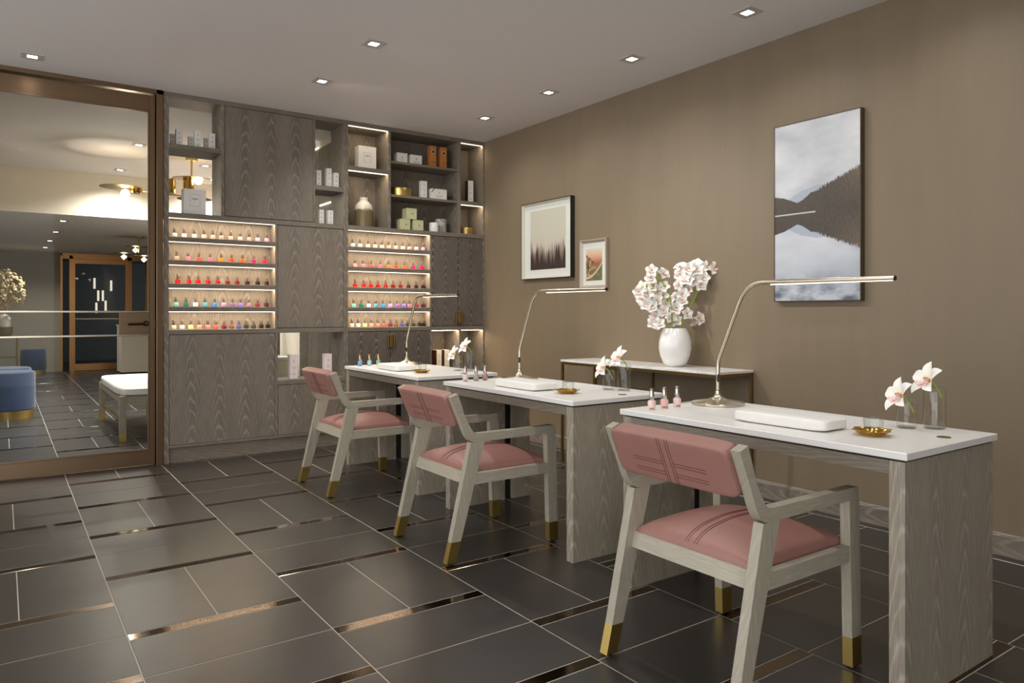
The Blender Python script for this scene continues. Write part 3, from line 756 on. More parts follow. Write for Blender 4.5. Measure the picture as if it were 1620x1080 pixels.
def framed(label, yc, z0, wid, hgt, dep, fw, outer, liner, mat_w, art, art_z=None):
    # origin at the bottom centre of the back; front faces -x
    t = thing('framed_picture', label, 'picture', (XW-.001, yc, z0))
    h2 = wid/2
    for nm, b in (('frame_rail', (-h2, h2, 0, fw)), ('frame_rail', (-h2, h2, hgt-fw, hgt)), ('frame_stile', (-h2, -h2+fw, fw, hgt-fw)), ('frame_stile', (h2-fw, h2, fw, hgt-fw))):
        B(nm, outer, t, -dep, 0, b[0], b[1], b[2], b[3], c=.0012)
    if liner:
        f2 = fw+.016
        q = MB()
        # sloping liner just inside the frame
        for a0, a1, axis in ((-h2+fw, h2-fw, 0), (-h2+fw, h2-fw, 1)):
            zz = (fw, f2) if axis == 0 else (hgt-fw, hgt-f2)
            vs = [(-dep+.002, a0, zz[0]), (-dep+.002, a1, zz[0]), (-.012, a1-.016, zz[1]), (-.012, a0+.016, zz[1])]
            q.add(vs, [(0, 1, 2, 3)])
        for sgn in (-1, 1):
            y0 = sgn*(h2-fw); y1 = sgn*(h2-f2)
            q.add([(-dep+.002, y0, fw), (-dep+.002, y0, hgt-fw), (-.012, y1, hgt-f2), (-.012, y1, f2)], [(0, 1, 2, 3)])
        q.build('frame_liner', liner, t, smooth=False)
    if mat_w:
        B('mat_board', 'mat_board', t, -.012, -.003, -h2+fw*.5, h2-fw*.5, fw*.5, hgt-fw*.5, c=0)
    pw, pz0, pz1 = art_z
    o = MB().box(-.004, -.0002, -pw/2, pw/2, 0, pz1-pz0).build('print', art, t, smooth=False)
    o.location = (-.0095 if mat_w else -dep+.008, 0, pz0)
    return t
M['frame_bronze'] = plain('slim_bronze_frame', srgb(96, 84, 70), .35, .6)
framed('tall lake and forest picture in a slim bronze frame above the nearest desk', 2.470, 1.236, .556, 1.078, .042, .005, M['frame_bronze'], None, 0, pic_lake(), (.546, .003, 1.075))
framed('misty pine forest picture in a black frame with pale liner and white mat', 5.065, 1.467, .712, .688, .044, .007, M['frame_dark'], M['frame_liner'], .05, pic_mist(), (.50, .085, .615))
framed('small mountain road picture in a champagne silver frame with white mat', 4.449, 1.364, .325, .400, .032, .012, M['frame_silver'], M['frame_silver'], .04, pic_road(), (.195, .065, .325))

# ------------------------------------------------------------------ console with marble top and brass legs
CZ = .80
t = thing('console_table', 'narrow console table with white marble top and thin brass legs against the taupe wall', 'table', (3.78, 3.69, 0))
MB().box(-.185, .172, -.765, .765, CZ-.016, CZ, c=.0012).build('marble_top', M['marble'], t, smooth=False)
fr = MB()
fr.box(-.182, -.164, -.762, .762, CZ-.036, CZ-.016).box(.152, .170, -.762, .762, CZ-.036, CZ-.016)
for y in (-.762, .105, .744): fr.box(-.164, .152, y, y+.018, CZ-.036, CZ-.016)
fr.build('top_frame', M['pull_brass'], t, smooth=False)
for y in (-.762, .105, .744):
    for x in (-.182, .152): B('leg', 'pull_brass', t, x, x+.018, y, y+.018, 0, CZ-.036, c=.001)

# ------------------------------------------------------------------ manicure desks
DX0, DX1, DT = 2.177, 2.767, .757
def make_desk(label, y0):
    Ld = 1.185
    t = thing('manicure_desk', label, 'desk', (DX0, y0, 0), group='limed oak manicure desks')
    w = DX1-DX0
    B('countertop', 'slab', t, -.011, w+.011, -.011, Ld+.011, .734, DT, c=.002)
    for k, (a, b) in enumerate(((0, .048), (Ld-.048, Ld))):
        p = MB(); inn = (a, a+.020) if k == 0 else (b-.020, b)
        fill = (a+.020, b) if k == 0 else (a, b-.020)
        p.box(0, w, inn[0], inn[1], 0, .727, c=.001).box(0, .398, fill[0], fill[1], 0, .727, c=.001).box(.450, w, fill[0], fill[1], 0, .727, c=.001)
        lg = p.build('leg_panel', M['desk_oak'], t, smooth=False)
        B('cable_slot_shade', 'gap', lg, .399, .449, fill[0]+.001 if k == 0 else fill[0]+.018, fill[1]-.018 if k == 0 else fill[1]-.001, .002, .725, c=0)  # black fill paints the shade inside the leg slot
    B('apron', 'desk_oak_y', t, 0, .020, .0485, Ld-.0485, .686, .727, c=.001)
    B('apron', 'desk_oak_y', t, w-.020, w, .0485, Ld-.0485, .686, .727, c=.001)
    B('under_panel', 'desk_oak_y', t, .021, w-.021, .049, Ld-.049, .700, .727, c=0)
    B('painted_shadow_gap', 'gap', t, .008, w-.008, .008, Ld-.008, .7275, .7335, c=0)  # dark layer paints the shadow line under the countertop
    MB().lathe([(.021, 0), (.021, .0022), (.016, .0026), (.0, .0012)], 24, (.369, .058, DT)).build('grommet', M['pull_brass'], t)
    return t
DESK_Y = (1.085, 2.604, 4.137)
DESK_L = ('white-topped limed oak manicure desk, the largest and nearest, under the lake picture', 'white-topped limed oak manicure desk between the other two desks', 'white-topped limed oak manicure desk nearest the display cabinets')
for y, l in zip(DESK_Y, DESK_L): make_desk(l, y)
WHICH = ('nearest desk', 'middle desk', 'desk by the cabinets')

def make_lamp(y, i):
    X = 2.635
    t = thing('desk_lamp', f'satin nickel task lamp with a long straight arm on the {WHICH[i]}', 'lamp', (X, y, DT), group='satin nickel task lamps')
    MB().lathe([(.112, 0), (.116, .002), (.116, .009), (.112, .0115), (.045, .022), (.020, .034), (.013, .048), (.0125, .062)], 40).build('base', M['nickel'], t)
    MB().lathe([(.0125, .058), (.0125, .064)], 20).build('collar', M['bronze_dark'], t)
    pts = [(0, 0, .06), (0, 0, .17), (0, -.002, .195), (0, -.010, .220), (0, -.022, .246)]
    pts += [(0, -.118, .462)]
    c0, c1, c2 = Vector((0, -.118, .462)), Vector((0, -.152, .538)), Vector((0, -.235, .540))
    for k in range(1, 9):
        q = k/8; pts.append(tuple(c0*(1-q)**2+c1*2*q*(1-q)+c2*q*q))
    pts.append((0, -.262, .540))
    MB().tube(pts, .0092, 14).build('stem', M['nickel'], t)
    hd = MB().tube([(0, -.263, .540), (0, -.79, .537)], .0098, 16).build('lamp_head', M['nickel'], t)
    MB().box(-.005, .005, -.785, -.275, .527, .5295).build('diffuser', M['lamp_led'], hd, smooth=False)
    MB().tube([(0, -.79, .537), (0, -.793, .537)], .0094, 16).build('end_cap', M['black'], hd)
    MB().pillow((-.0066, -.0066, .118), (.005, .0062, .019), 4, 2.4, (Vector((.707, .707, 0)), Vector((.707, -.707, 0)), Vector((0, 0, 1)))).build('switch', M['black'], t)
    MB().tube([(-.02, .112, .003), (-.06, .118, .003), (-.13, .110, .003)], .0025, 6).build('cord', M['white_trim'], t)
LAMP_Y = (2.140, 3.668, 5.205)
for i, y in enumerate(LAMP_Y): make_lamp(y, i)

# white hand rests
PADS = ((2.372, 1.605, .083, .190), (2.345, 3.215, .085, .192), (2.330, 4.765, .085, .180))
for i, (x, y, hx, hy) in enumerate(PADS):
    t = thing('hand_rest', f'white padded vinyl hand rest lying on the {WHICH[i]}', 'hand rest', (x, y, DT), (0, 0, (.02, .0, -.02)[i]), 'white hand rests')
    def puff(q):
        k = (1-.10*abs(q.y)**4-.06*abs(q.x)**6)
        return Vector((q.x*(1-.03*abs(q.y)**2), q.y, q.z*k))
    MB().pillow((0, 0, .022), (hx, hy, .0215), 11, 9, fn=puff).build('cushion', M['pad'], t)
    sm = MB()
    for sx in (-1, 1):
        for sy in (-1, 1): sm.tube([(sx*hx*.895, sy*hy*.905, .006), (sx*hx*.90, sy*hy*.91, .022), (sx*hx*.86, sy*hy*.88, .037)], .0009, 5)
    sm.build('corner_seam', M['card_white'], t)

# brass dish with a little glass standing in it
DISH = ((2.395, 1.303), (2.362, 2.872), (2.352, 4.425))
for i, (x, y) in enumerate(DISH):
    t = thing('brass_dish', f'small lobed brass dish on the {WHICH[i]}', 'dish', (x, y, DT), (0, 0, .4), 'lobed brass dishes')
    lob = lambda a, r: 1+(.10*math.cos(6*a) if r > .05 else .03*math.cos(6*a) if r > .04 else 0)
    MB().lathe([(.030, 0), (.033, .001), (.044, .008), (.054, .0165), (.061, .019), (.061, .0202), (.053, .018), (.042, .0095), (.031, .0030), (0, .0025)], 48, mod=lob).build('bowl', M['brass_shiny'], t)
    MB().lathe([(.024, .0006), (.031, .0006), (.031, 0)], 24).build('foot_ring', M['brass_shiny'], t)
    g = thing('glass_tumbler', f'small clear glass cup standing in the brass dish on the {WHICH[i]}', 'glass', (x+.004, y-.003, DT+.0032), group='small clear glass cups')
    MB().lathe([(.026, 0), (.028, .002), (.0325, .056), (.0318, .0565), (.0272, .004), (.0, .0035)], 32).build('cup', M['glass'], g)
    MB().lathe([(.0322, .0555), (.0327, .0562), (.0322, .0570)], 32).build('rim', M['glass'], g)

# polish bottles on the desks
DB = [((2.259, 2.183), (2.337, 2.184), (2.417, 2.184)), ((2.266, 3.710), (2.342, 3.711), (2.405, 3.709)), ((2.256, 5.245), (2.333, 5.243), (2.408, 5.244))]
DC = [(('sheer pink', 238, 205, 198), ('rose pink', 236, 186, 180), ('pale blush', 238, 208, 202)), (('nude beige', 216, 196, 184), ('warm grey', 168, 158, 150), ('dusty mauve', 166, 128, 122)), (('sky blue', 104, 168, 216), ('powder blue', 164, 206, 224), ('mint green', 132, 190, 164))]
M['chrome_cap'] = plain('chrome_cap', srgb(196, 190, 180), .18, 1.0)
M['gold_cap'] = plain('gold_cap', srgb(206, 178, 124), .2, 1.0)
for i in range(3):
    capm = M['gold_cap'] if i == 2 else M['chrome_cap']
    cme = MB().lathe([(.0100, .042), (.0108, .044), (.0102, .060), (.0086, .0885), (.0075, .090)], 18).mesh('cap', capm)
    for j, (x, y) in enumerate(DB[i]):
        nm, *c = DC[i][j]
        pos = ('nearest the chair', 'middle of three', 'nearest the lamp')[j]
        t = thing('nail_polish', f"{nm} polish bottle, {'gold' if i == 2 else 'chrome'} cap, {pos}, on the {WHICH[i]}", 'nail polish', (x, y, DT), (0, 0, random.uniform(-.3, .3)), f'polish bottles on the {WHICH[i]}')
        MB().lathe([(.0125, .0), (.0150, .0015), (.0155, .006), (.0178, .030), (.0165, .037), (.010, .041), (.0088, .0425)], 20).build('body', plain('desk_polish_'+nm.replace(' ', '_'), srgb(*c), .2, var=.01, coat=.4), t)
        o = bpy.data.objects.new('cap', cme); COL.objects.link(o); o.parent = t
        q = MB()
        for k in range(4): q.add([(math.cos(a)*r, math.sin(a)*r, z) for a, r, z in ((PI+.25+k*.30, .0156, .004), (PI+.45+k*.30, .0156, .004), (PI+.45+k*.30, .0161, .0095), (PI+.25+k*.30, .0161, .0095))], [(0, 1, 2, 3)])
        q.build('lettering', M['ink_dark'], t, smooth=False)

# ------------------------------------------------------------------ orchids
def petal_mesh(mb, ang, L, Wd, cup, lift, narrow=1.0):
    n, m = 7, 5; vs = []; fs = []
    for i in range(n):
        s = i/(n-1)
        wd = Wd*(math.sin(PI*min(1, (s*.93+.05))**.85)**.75)*narrow
        for j in range(m):
            q = (j/(m-1))*2-1
            r = .004+s*L
            x, y = q*wd/2, r
            zz = lift*math.sin(s*PI*.55)*L + cup*(q*q)*wd*.5 - .10*L*s*s*s
            ca, sa = math.cos(ang-PI/2), math.sin(ang-PI/2)
            vs.append((x*ca-y*sa, x*sa+y*ca, zz))
    for i in range(n-1):
        for j in range(m-1): fs.append((i*m+j, i*m+j+1, (i+1)*m+j+1, (i+1)*m+j))
    mb.add(vs, fs)
def lip_mesh(L):
    mb = MB(); n, m = 6, 7; vs = []; fs = []
    for i in range(n):
        s = i/(n-1)
        for j in range(m):
            q = (j/(m-1))*2-1
            wd = L*(.18+.17*math.sin(PI*s*.8))
            vs.append((q*wd, -s*L*.42-.002, L*(.10+.42*math.sin(PI*min(1, s*.75)))+abs(q)**2*L*.22*(1-s*.6)-s*s*.18*L))
    for i in range(n-1):
        for j in range(m-1): fs.append((i*m+j, i*m+j+1, (i+1)*m+j+1, (i+1)*m+j))
    return mb.add(vs, fs)
ANG5 = [PI/2, PI/2+1.18, PI/2-1.18, PI/2+2.42, PI/2-2.42]
def flower_parts(L, separate):
    out = []
    if separate:
        for k, a in enumerate(ANG5):
            mb = MB(); petal_mesh(mb, a, L, L*.70, .34, .38); out.append(('petal', mb.mesh('petal', M['petal'], angle=80)))
    else:
        mb = MB()
        for a in ANG5: petal_mesh(mb, a, L, L*.92, .34, .30)
        out.append(('petals', mb.mesh('petals', M['petal'], angle=80)))
    out.append(('lip', lip_mesh(L).mesh('lip', M['lip'], angle=80)))
    mb = MB(); mb.tube([(0, .004, 0), (0, .004, L*.25), (0, -.001, L*.42)], [L*.07, L*.08, L*.05], 8); out.append(('column', mb.mesh('column', M['column'])))
    return out
def orient(n, up=(0, 0, 1), roll=0.0):
    n = Vector(n).normalized(); up = Vector(up)
    y = (up-n*up.dot(n)).normalized(); x = y.cross(n)
    R = Matrix((x, y, n)).transposed()
    return (R @ Matrix.Rotation(roll, 3, 'Z')).to_4x4()
def bottle_vase(x, y, r, h, label):
    t = thing('bud_vase', label, 'vase', (x, y, DT), group='clear glass bud vases')
    q = h-r*.55
    prof = [(r*.86, 0), (r*.97, .003), (r, .010), (r, q)]
    for k in range(1, 7):
        a = k/6*PI/2*.86; prof.append((r*(.45+.55*math.cos(a)), q+r*.50*math.sin(a)))
    prof += [(r*.30, h)]
    MB().lathe(prof, 32).build('bottle', M['glass'], t)
    MB().lathe([(r*.84, .0015), (r*.92, .004), (r*.80, .0075), (0, .006)], 28).build('thick_base', M['glass'], t)
    return t
big = flower_parts(.066, True)
VASES = (((2.650, 1.315), (2.715, 1.250)), ((2.655, 2.880), (2.695, 2.805)), ((2.650, 4.440), (2.700, 4.365)))
for i in range(3):
    for k, (x, y) in enumerate(VASES[i]):
        r, h = ((.033, .108), (.036, .150))[k]
        nm = ('shorter', 'taller')[k]
        bottle_vase(x, y, r, h, f'{nm} clear glass bud vase on the {WHICH[i]}')
        f = thing('orchid_bloom', f'single white orchid bloom with pink lip in the {nm} vase, {WHICH[i]}', 'flower', (x-.018, y+.008, DT+h+(.004, .018)[k]), group='single orchid blooms')
        R = orient((((-.78, .46, .40), (-.74, .40, .46)), ((-.85, .26, .40), (-.82, .18, .46)), ((-.85, .12, .40), (-.82, .05, .46)))[i][k], roll=(.32, .20)[k])
        for nm2, me in big:
            o = bpy.data.objects.new(nm2, me); COL.objects.link(o); o.parent = f; o.matrix_local = R
        MB().tube([(0, 0, 0), (.009, -.005, -.001), (.018, -.010, -.014), (.024, -.020, -.034), (.029, -.027, -.056)], [.0030, .0030, .0028, .0028, .0030], 8).build('stem', M['stem'], f)

# white vase and the two orchid sprays on the console
VX, VY = 3.775, 3.430
t = thing('egg_vase', 'large white egg-shaped ceramic vase on the marble console', 'vase', (VX, VY, CZ))
MB().lathe([(.045, 0), (.060, .003), (.082, .028), (.101, .075), (.110, .125), (.108, .170), (.098, .215), (.082, .250), (.076, .262), (.072, .262), (.078, .246), (.090, .20), (.09, .10), (.0, .03)], 40).build('body', M['ceramic'], t)
small = flower_parts(.043, False)
def spray(label, stem_pts, blooms, seed):
    rnd = random.Random(seed)
    t = thing('orchid_spray', label, 'flowers', (VX, VY, CZ), group='orchid sprays in the white vase')
    MB().tube(stem_pts, [.0055]*(len(stem_pts)-2)+[.004, .003], 8).build('stem', M['stem'], t)
    sp = [Vector(p) for p in stem_pts]
    ped = MB()
    for (x, y, z) in blooms:
        p = Vector((x, y, z))
        near = min(sp, key=lambda q: (q-p).length)
        n = Vector((-.575, -.818, .12))*.8+(p-near).normalized()*.55+Vector((rnd.uniform(-.35, .35), rnd.uniform(-.35, .35), rnd.uniform(-.25, .25)))
        f = bpy.data.objects.new('bloom', small[0][1]); COL.objects.link(f); f.parent = t
        f.matrix_local = Matrix.Translation(p) @ orient(n, roll=rnd.uniform(-.5, .5)) @ Matrix.Scale(rnd.uniform(.92, 1.12), 4)
        for nm2, me in small[1:]:
            o = bpy.data.objects.new(nm2, me); COL.objects.link(o); o.parent = f
        ped.tube([near, (near+p)/2+Vector((0, 0, .004)), p], .0016, 5)
    ped.build('flower_stalks', M['stem'], t)
LEFT_STEM = [(-0.020, 0.014, 0.161), (-0.019, 0.013, 0.289), (-0.017, 0.012, 0.380), (-0.034, 0.012, 0.472), (-0.053, 0.025, 0.533), (-0.083, 0.058, 0.594), (-0.094, 0.078, 0.671)]
RIGHT_STEM = [(0.023, -0.016, 0.161), (0.033, -0.023, 0.289), (0.061, -0.043, 0.350), (0.106, -0.062, 0.441), (0.138, -0.079, 0.510), (0.164, -0.091, 0.579), (0.189, -0.108, 0.641)]
LEFT_BLOOMS = [(-0.138, 0.083, 0.654), (-0.069, 0.046, 0.632), (-0.131, 0.095, 0.603), (-0.109, 0.095, 0.552), (-0.063, 0.041, 0.544), (-0.089, 0.079, 0.514), (-0.246, 0.097, 0.507), (-0.198, 0.108, 0.540), (-0.056, 0.058, 0.484), (-0.190, 0.121, 0.460), (-0.032, 0.036, 0.449), (-0.170, 0.052, 0.410), (-0.117, 0.051, 0.449), (-0.097, 0.014, 0.380), (-0.125, 0.065, 0.342), (-0.135, 0.075, 0.297), (-0.133, 0.016, 0.294), (-0.188, 0.075, 0.497), (-0.191, 0.084, 0.422)]
RIGHT_BLOOMS = [(0.046, -0.006, 0.679), (0.034, -0.014, 0.629), (0.038, -0.087, 0.667), (0.133, -0.080, 0.701), (0.082, -0.121, 0.659), (0.177, -0.132, 0.681), (0.177, -0.189, 0.667), (0.109, -0.156, 0.602), (0.112, -0.057, 0.621), (0.038, -0.082, 0.584), (0.110, -0.132, 0.554), (0.045, 0.003, 0.561), (0.093, -0.044, 0.526), (0.013, -0.055, 0.494), (0.025, 0.015, 0.472), (0.031, -0.039, 0.449), (0.007, -0.006, 0.396), (0.031, -0.077, 0.361), (0.123, -0.057, 0.319), (0.133, -0.093, 0.327), (0.003, 0.031, 0.327), (0.023, 0.008, 0.308), (0.026, -0.063, 0.592), (0.087, -0.098, 0.585)]
spray('orchid spray with white blooms leaning towards the small pictures', LEFT_STEM, LEFT_BLOOMS, 11)
spray('orchid spray with white blooms leaning towards the lake picture', RIGHT_STEM, RIGHT_BLOOMS, 23)

# ------------------------------------------------------------------ armchairs
def make_chair(label, y):
    CX = 2.0
    t = thing('armchair', label, 'chair', (CX, y, 0), group='dusty rose armchairs at the desks')
    T = .034
    def sx(pts): return [(a-CX, b) for a, b in pts]
    arm_poly = sx([(1.699, .777), (1.749, .664), (1.767, .619), (1.777, .598), (1.788, .580), (1.801, .567), (1.815, .560), (1.832, .557), (2.312, .557), (2.312, .588), (2.309, .594), (2.303, .597), (1.850, .597), (1.832, .600), (1.819, .608), (1.808, .624), (1.776, .676), (1.736, .791)])
    bl_top = sx([(1.672+.0278, .104), (1.722+.0296, .104), (1.884, .557), (1.806, .557)])
    bl_cap = sx([(1.675, .008), (1.724, .008), (1.7516, .104), (1.6998, .104)])
    fl_top = sx([(2.2735, .104), (2.3285, .104), (2.316, .557), (2.258, .557)])
    fl_cap = sx([(2.2765, .008), (2.3315, .008), (2.3285, .104), (2.2735, .104)])
    for sgn in (-1, 1):
        a, b = sorted((sgn*.279, sgn*(.279-T)))
        arm = MB().prism(arm_poly, 'y', a, b).build('arm', M['chair_wood_x'], t, angle=30)
        m = (a+b)/2
        br = sx([(1.724, .770), (1.764, .672), (1.782, .640), (1.800, .652), (1.788, .680), (1.752, .778)])
        a2, b2 = sorted((sgn*(.279-T), sgn*(.279-T-.010)))
        MB().prism(br, 'y', a2, b2).build('back_bracket', M['chair_wood'], t, smooth=False)
        for nm, top, cap in (('leg', bl_top, bl_cap), ('leg', fl_top, fl_cap)):
            lg = MB().prism(top, 'y', a, b).build(nm, M['chair_wood'], t, smooth=False)
            MB().prism(cap, 'y', a-.0004, b+.0004).build('brass_cap', M['brass'], lg, smooth=False)
            cx = (cap[0][0]+cap[1][0])/2
            MB().lathe([(.012, 0), (.014, .003), (.014, .008)], 14, (cx, m, 0)).build('glide', M['black'], lg)
        rp = sx([(1.822, .357), (2.262, .357), (2.262, .408), (1.838, .408)])
        MB().prism(rp, 'y', a+.003, b-.003).build('seat_rail', M['chair_wood_x'], t, smooth=False)
    w = .279-T
    MB().prism(sx([(1.790, .357), (1.818, .357), (1.834, .408), (1.806, .408)]), 'y', -w, w).build('seat_rail', M['chair_wood_y'], t, smooth=False)
    MB().prism(sx([(2.268, .357), (2.296, .357), (2.294, .408), (2.266, .408)]), 'y', -w, w).build('seat_rail', M['chair_wood_y'], t, smooth=False)
    # seat cushion: domed upholstered pad
    n = 22; vs = []; fs = []
    x0, x1, hw = 1.812-CX, 2.290-CX, w-.004
    def seat_z(u, v):      # u, v in -1..1
        e = (1-abs(u)**7)*(1-abs(v)**7)
        dome = (1-u*u*.80)*(1-v*v*.85)
        return .409+.034*max(0, e)**.30+.043*max(0, dome)*max(0, e)**.5
    for i in range(n+1):
        for j in range(n+1):
            u = math.sin((i/n*2-1)*PI/2); v = math.sin((j/n*2-1)*PI/2)
            vs.append(((x0+x1)/2+u*(x1-x0)/2, v*hw, seat_z(u, v)))
    for i in range(n):
        for j in range(n): fs.append((i*(n+1)+j, (i+1)*(n+1)+j, (i+1)*(n+1)+j+1, i*(n+1)+j+1))
    rim = [i*(n+1) for i in range(n+1)]+[n*(n+1)+j for j in range(1, n+1)]+[i*(n+1)+n for i in range(n-1, -1, -1)]+[j for j in range(n-1, 0, -1)]
    b0 = len(vs)
    vs += [(vs[k][0], vs[k][1], .396) for k in rim]
    m = len(rim)
    fs += [(rim[k], rim[(k+1) % m], b0+(k+1) % m, b0+k) for k in range(m)]+[tuple(range(b0, b0+m))]
    seat = MB().add(vs, fs).build('seat', M['leather'], t, angle=70)
    st = MB()
    for v0 in (-.023, -.013, .013, .023):
        v = v0/hw
        pts = []
        for k in range(31):
            u = -1+2*k/30*1.0
            u = max(-.985, min(.985, u))
            pts.append(((x0+x1)/2+u*(x1-x0)/2, v*hw, seat_z(u, v)+.0006))
        st.tube(pts, .0010, 4)
    st.build('stitching', M['thread'], seat)
    # backrest pad, leaning with the uprights
    up = Vector((-.049, 0, .112)).normalized(); nr = Vector((up.z, 0, -up.x))  # nr points forward (+x)
    c = Vector((1.737-CX, 0, .713))
    bk = MB().pillow(c, (.030, w-.002, .083), 13, 11, (nr, Vector((0, 1, 0)), up)).build('backrest', M['leather'], t, angle=80)
    bs = MB()
    def back(v, s):  # point just outside the rear face
        vv = v/(w-.002); q = s/.083
        bulge = (1-abs(q)**11)**(1/11) if abs(q) < 1 else 0
        return c+up*s+Vector((0, v, 0))-nr*(.030*max(.0, bulge)+.0005)
    for v in (.024, .014, -.010, -.020):
        bs.tube([back(v, s) for s in [.0822*math.sin(k/20*PI-PI/2) for k in range(1, 20)]], .0010, 4)
    for s in (-.002, -.012, -.040, -.050):
        bs.tube([back(.026+.125*k/6, s) for k in range(7)], .0009, 4)
        bs.tube([back(-.022-.125*k/6, s) for k in range(7)], .0009, 4)
    bs.build('stitching', M['thread'], bk)
    return t
for y, l in ((1.582, 'dusty rose leather armchair with brass-tipped legs at the nearest desk'), (3.186, 'dusty rose leather armchair with brass-tipped legs at the middle desk'), (4.676, 'dusty rose leather armchair with brass-tipped legs at the desk by the cabinets')):
    if y == 1.582: ch0 = make_chair(l, y)
    else:
        c = copy_tree(ch0); c.location = (2.0, y, 0); c['label'] = l

# ------------------------------------------------------------------ the lobby beyond the glass
M['velvet'] = None
def velvet():
    t = NT('blue_velvet'); f = t.noise(t.obj(), 8., 3)
    t.link(t.mix(f, srgb(34, 56, 90), srgb(54, 80, 118)), t.p.inputs['Base Color']); t.set(Roughness=.8, Sheen_Weight=.6, Sheen_Roughness=.4); return t.m
M['velvet'] = velvet()
def ottoman(x, y, r, h, label):
    t = thing('ottoman', label, 'ottoman', (x, y, 0), group='blue velvet ottomans in the lobby')
    MB().lathe([(r*.93, 0), (r*.93, .085)], 40).build('brass_plinth', M['brass'], t)
    MB().lathe([(r*.95, .086), (r, .10), (r, h-.03), (r*.985, h-.01), (r*.94, h), (0, h+.004)], 40).build('cushion', M['velvet'], t)
ottoman(.045, 9.87, .27, .51, 'round blue velvet ottoman with brass plinth, nearest the glass door')
ottoman(.030, 10.72, .27, .50, 'round blue velvet ottoman half hidden behind the nearest one')
ottoman(.490, 16.42, .21, .48, 'round blue velvet ottoman by the lobby far wall')
# bench
t = thing('bench', 'white upholstered bench with pale wood legs and brass tips, behind the glass door', 'bench', (.87, 7.40, 0))
MB().pillow((.26, .85, .445), (.265, .86, .045), 8, 7).build('seat', M['pad'], t)
for x in (.015, .445):
    B('rail', 'chair_wood_y', t, x, x+.05, .05, 1.65, .34, .405)
for y in (.02, 1.63): B('rail', 'chair_wood_x', t, .02, .50, y, y+.045, .34, .405)
for x in (.0, .465):
    for y in (.0, 1.64):
        lg = B('leg', 'chair_wood', t, x, x+.055, y, y+.055, .075, .41)
        B('brass_cap', 'brass', lg, x-.0005, x+.0555, y-.0005, y+.0555, .0, .075, c=0)
MB().box(.02, .035, .03, 1.66, .17, .185).box(.48, .495, .03, 1.66, .17, .185).build('stretcher', M['brass'], t, smooth=False)
# lobby console, vase, dried flowers
t = thing('lobby_console', 'slim brass console table along the lobby far wall', 'table', (-.5, 15.85, 0))
B('top', 'pull_brass', t, -.75, .74, -.18, .18, .735, .752)
B('shelf', 'pull_brass', t, -.72, .71, -.16, .16, .36, .375)
for x in (-.74, .71):
    for y in (-.17, .14): B('leg', 'pull_brass', t, x, x+.03, y, y+.03, 0, .735, c=0)
t = thing('bottle_vase', 'pale two-tone bottle vase on the lobby console', 'vase', (.02, 15.85, .752))
MB().lathe([(.10, 0), (.13, .01), (.14, .06), (.14, .26), (.12, .33), (.06, .38), (.05, .40)], 28).build('body', twotone(), t)
t = thing('dried_flowers', 'big cream bunch of dried flowers in the bottle vase', 'flowers', (.02, 15.85, .752))
M['dried'] = plain('dried_cream_petal', srgb(222, 200, 150), .8, var=.12, scale=20)
rr = random.Random(3)
mb = MB(); st = MB()
for k in range(260):
    a = rr.uniform(0, 2*PI); ph = math.acos(rr.uniform(-.7, 1)); rad = .40*rr.uniform(.55, 1)**.6
    p = Vector((rad*math.sin(ph)*math.cos(a)*.9, rad*math.sin(ph)*math.sin(a)*.8, .78+rad*math.cos(ph)*1.05))
    n = (p-Vector((0, 0, .7))).normalized(); q = Vector((rr.uniform(-1, 1), rr.uniform(-1, 1), rr.uniform(-1, 1))); u = n.cross(q).normalized(); v = n.cross(u)
    s = rr.uniform(.03, .06)
    mb.add([p-u*s, p-v*s*.6+n*s*.3, p+u*s, p+v*s*.6+n*s*.4, p+n*s*.7], [(0, 1, 4), (1, 2, 4), (2, 3, 4), (3, 0, 4)])
    if k % 8 == 0: st.tube([(0, 0, .36), p*.6+Vector((0, 0, .2)), p], .004, 4)
o = mb.build('florets', M['dried'], t, smooth=False); o['kind'] = 'stuff'
st.build('stems', M['dried'], t)
# reception block
t = thing('reception_desk', 'cream reception desk by the lobby far door', 'desk', (1.85, 15.5, 0))
B('body', 'cream_wall', t, 0, .62, 0, .62, .03, .90); B('top', 'slab', t, -.015, .635, -.015, .635, .90, .93); B('plinth', 'gap', t, .02, .60, .02, .60, 0, .03)
# vanity seen through the low niche
t = thing('vanity_cabinet', 'pale vanity cabinet with white top, seen through the low glass-backed niche', 'cabinet', (2.10, 7.75, 0))
B('body', 'card_cream', t, 0, .46, .02, .45, .06, .66); B('top', 'slab', t, -.01, .47, 0, .46, .66, .69); B('plinth', 'gap', t, .02, .44, .05, .44, 0, .06)
B('splash_panel', 'oak_dark', t, -.01, .47, .462, .48, .0, 1.15)
for k in range(2):
    d = B('door', 'card_cream', t, .005+.23*k, .225+.23*k, 0, .018, .08, .65)
    B('handle', 'pull_brass', d, (.185, .245)[k], (.21, .27)[k], -.014, 0, .46, .62)

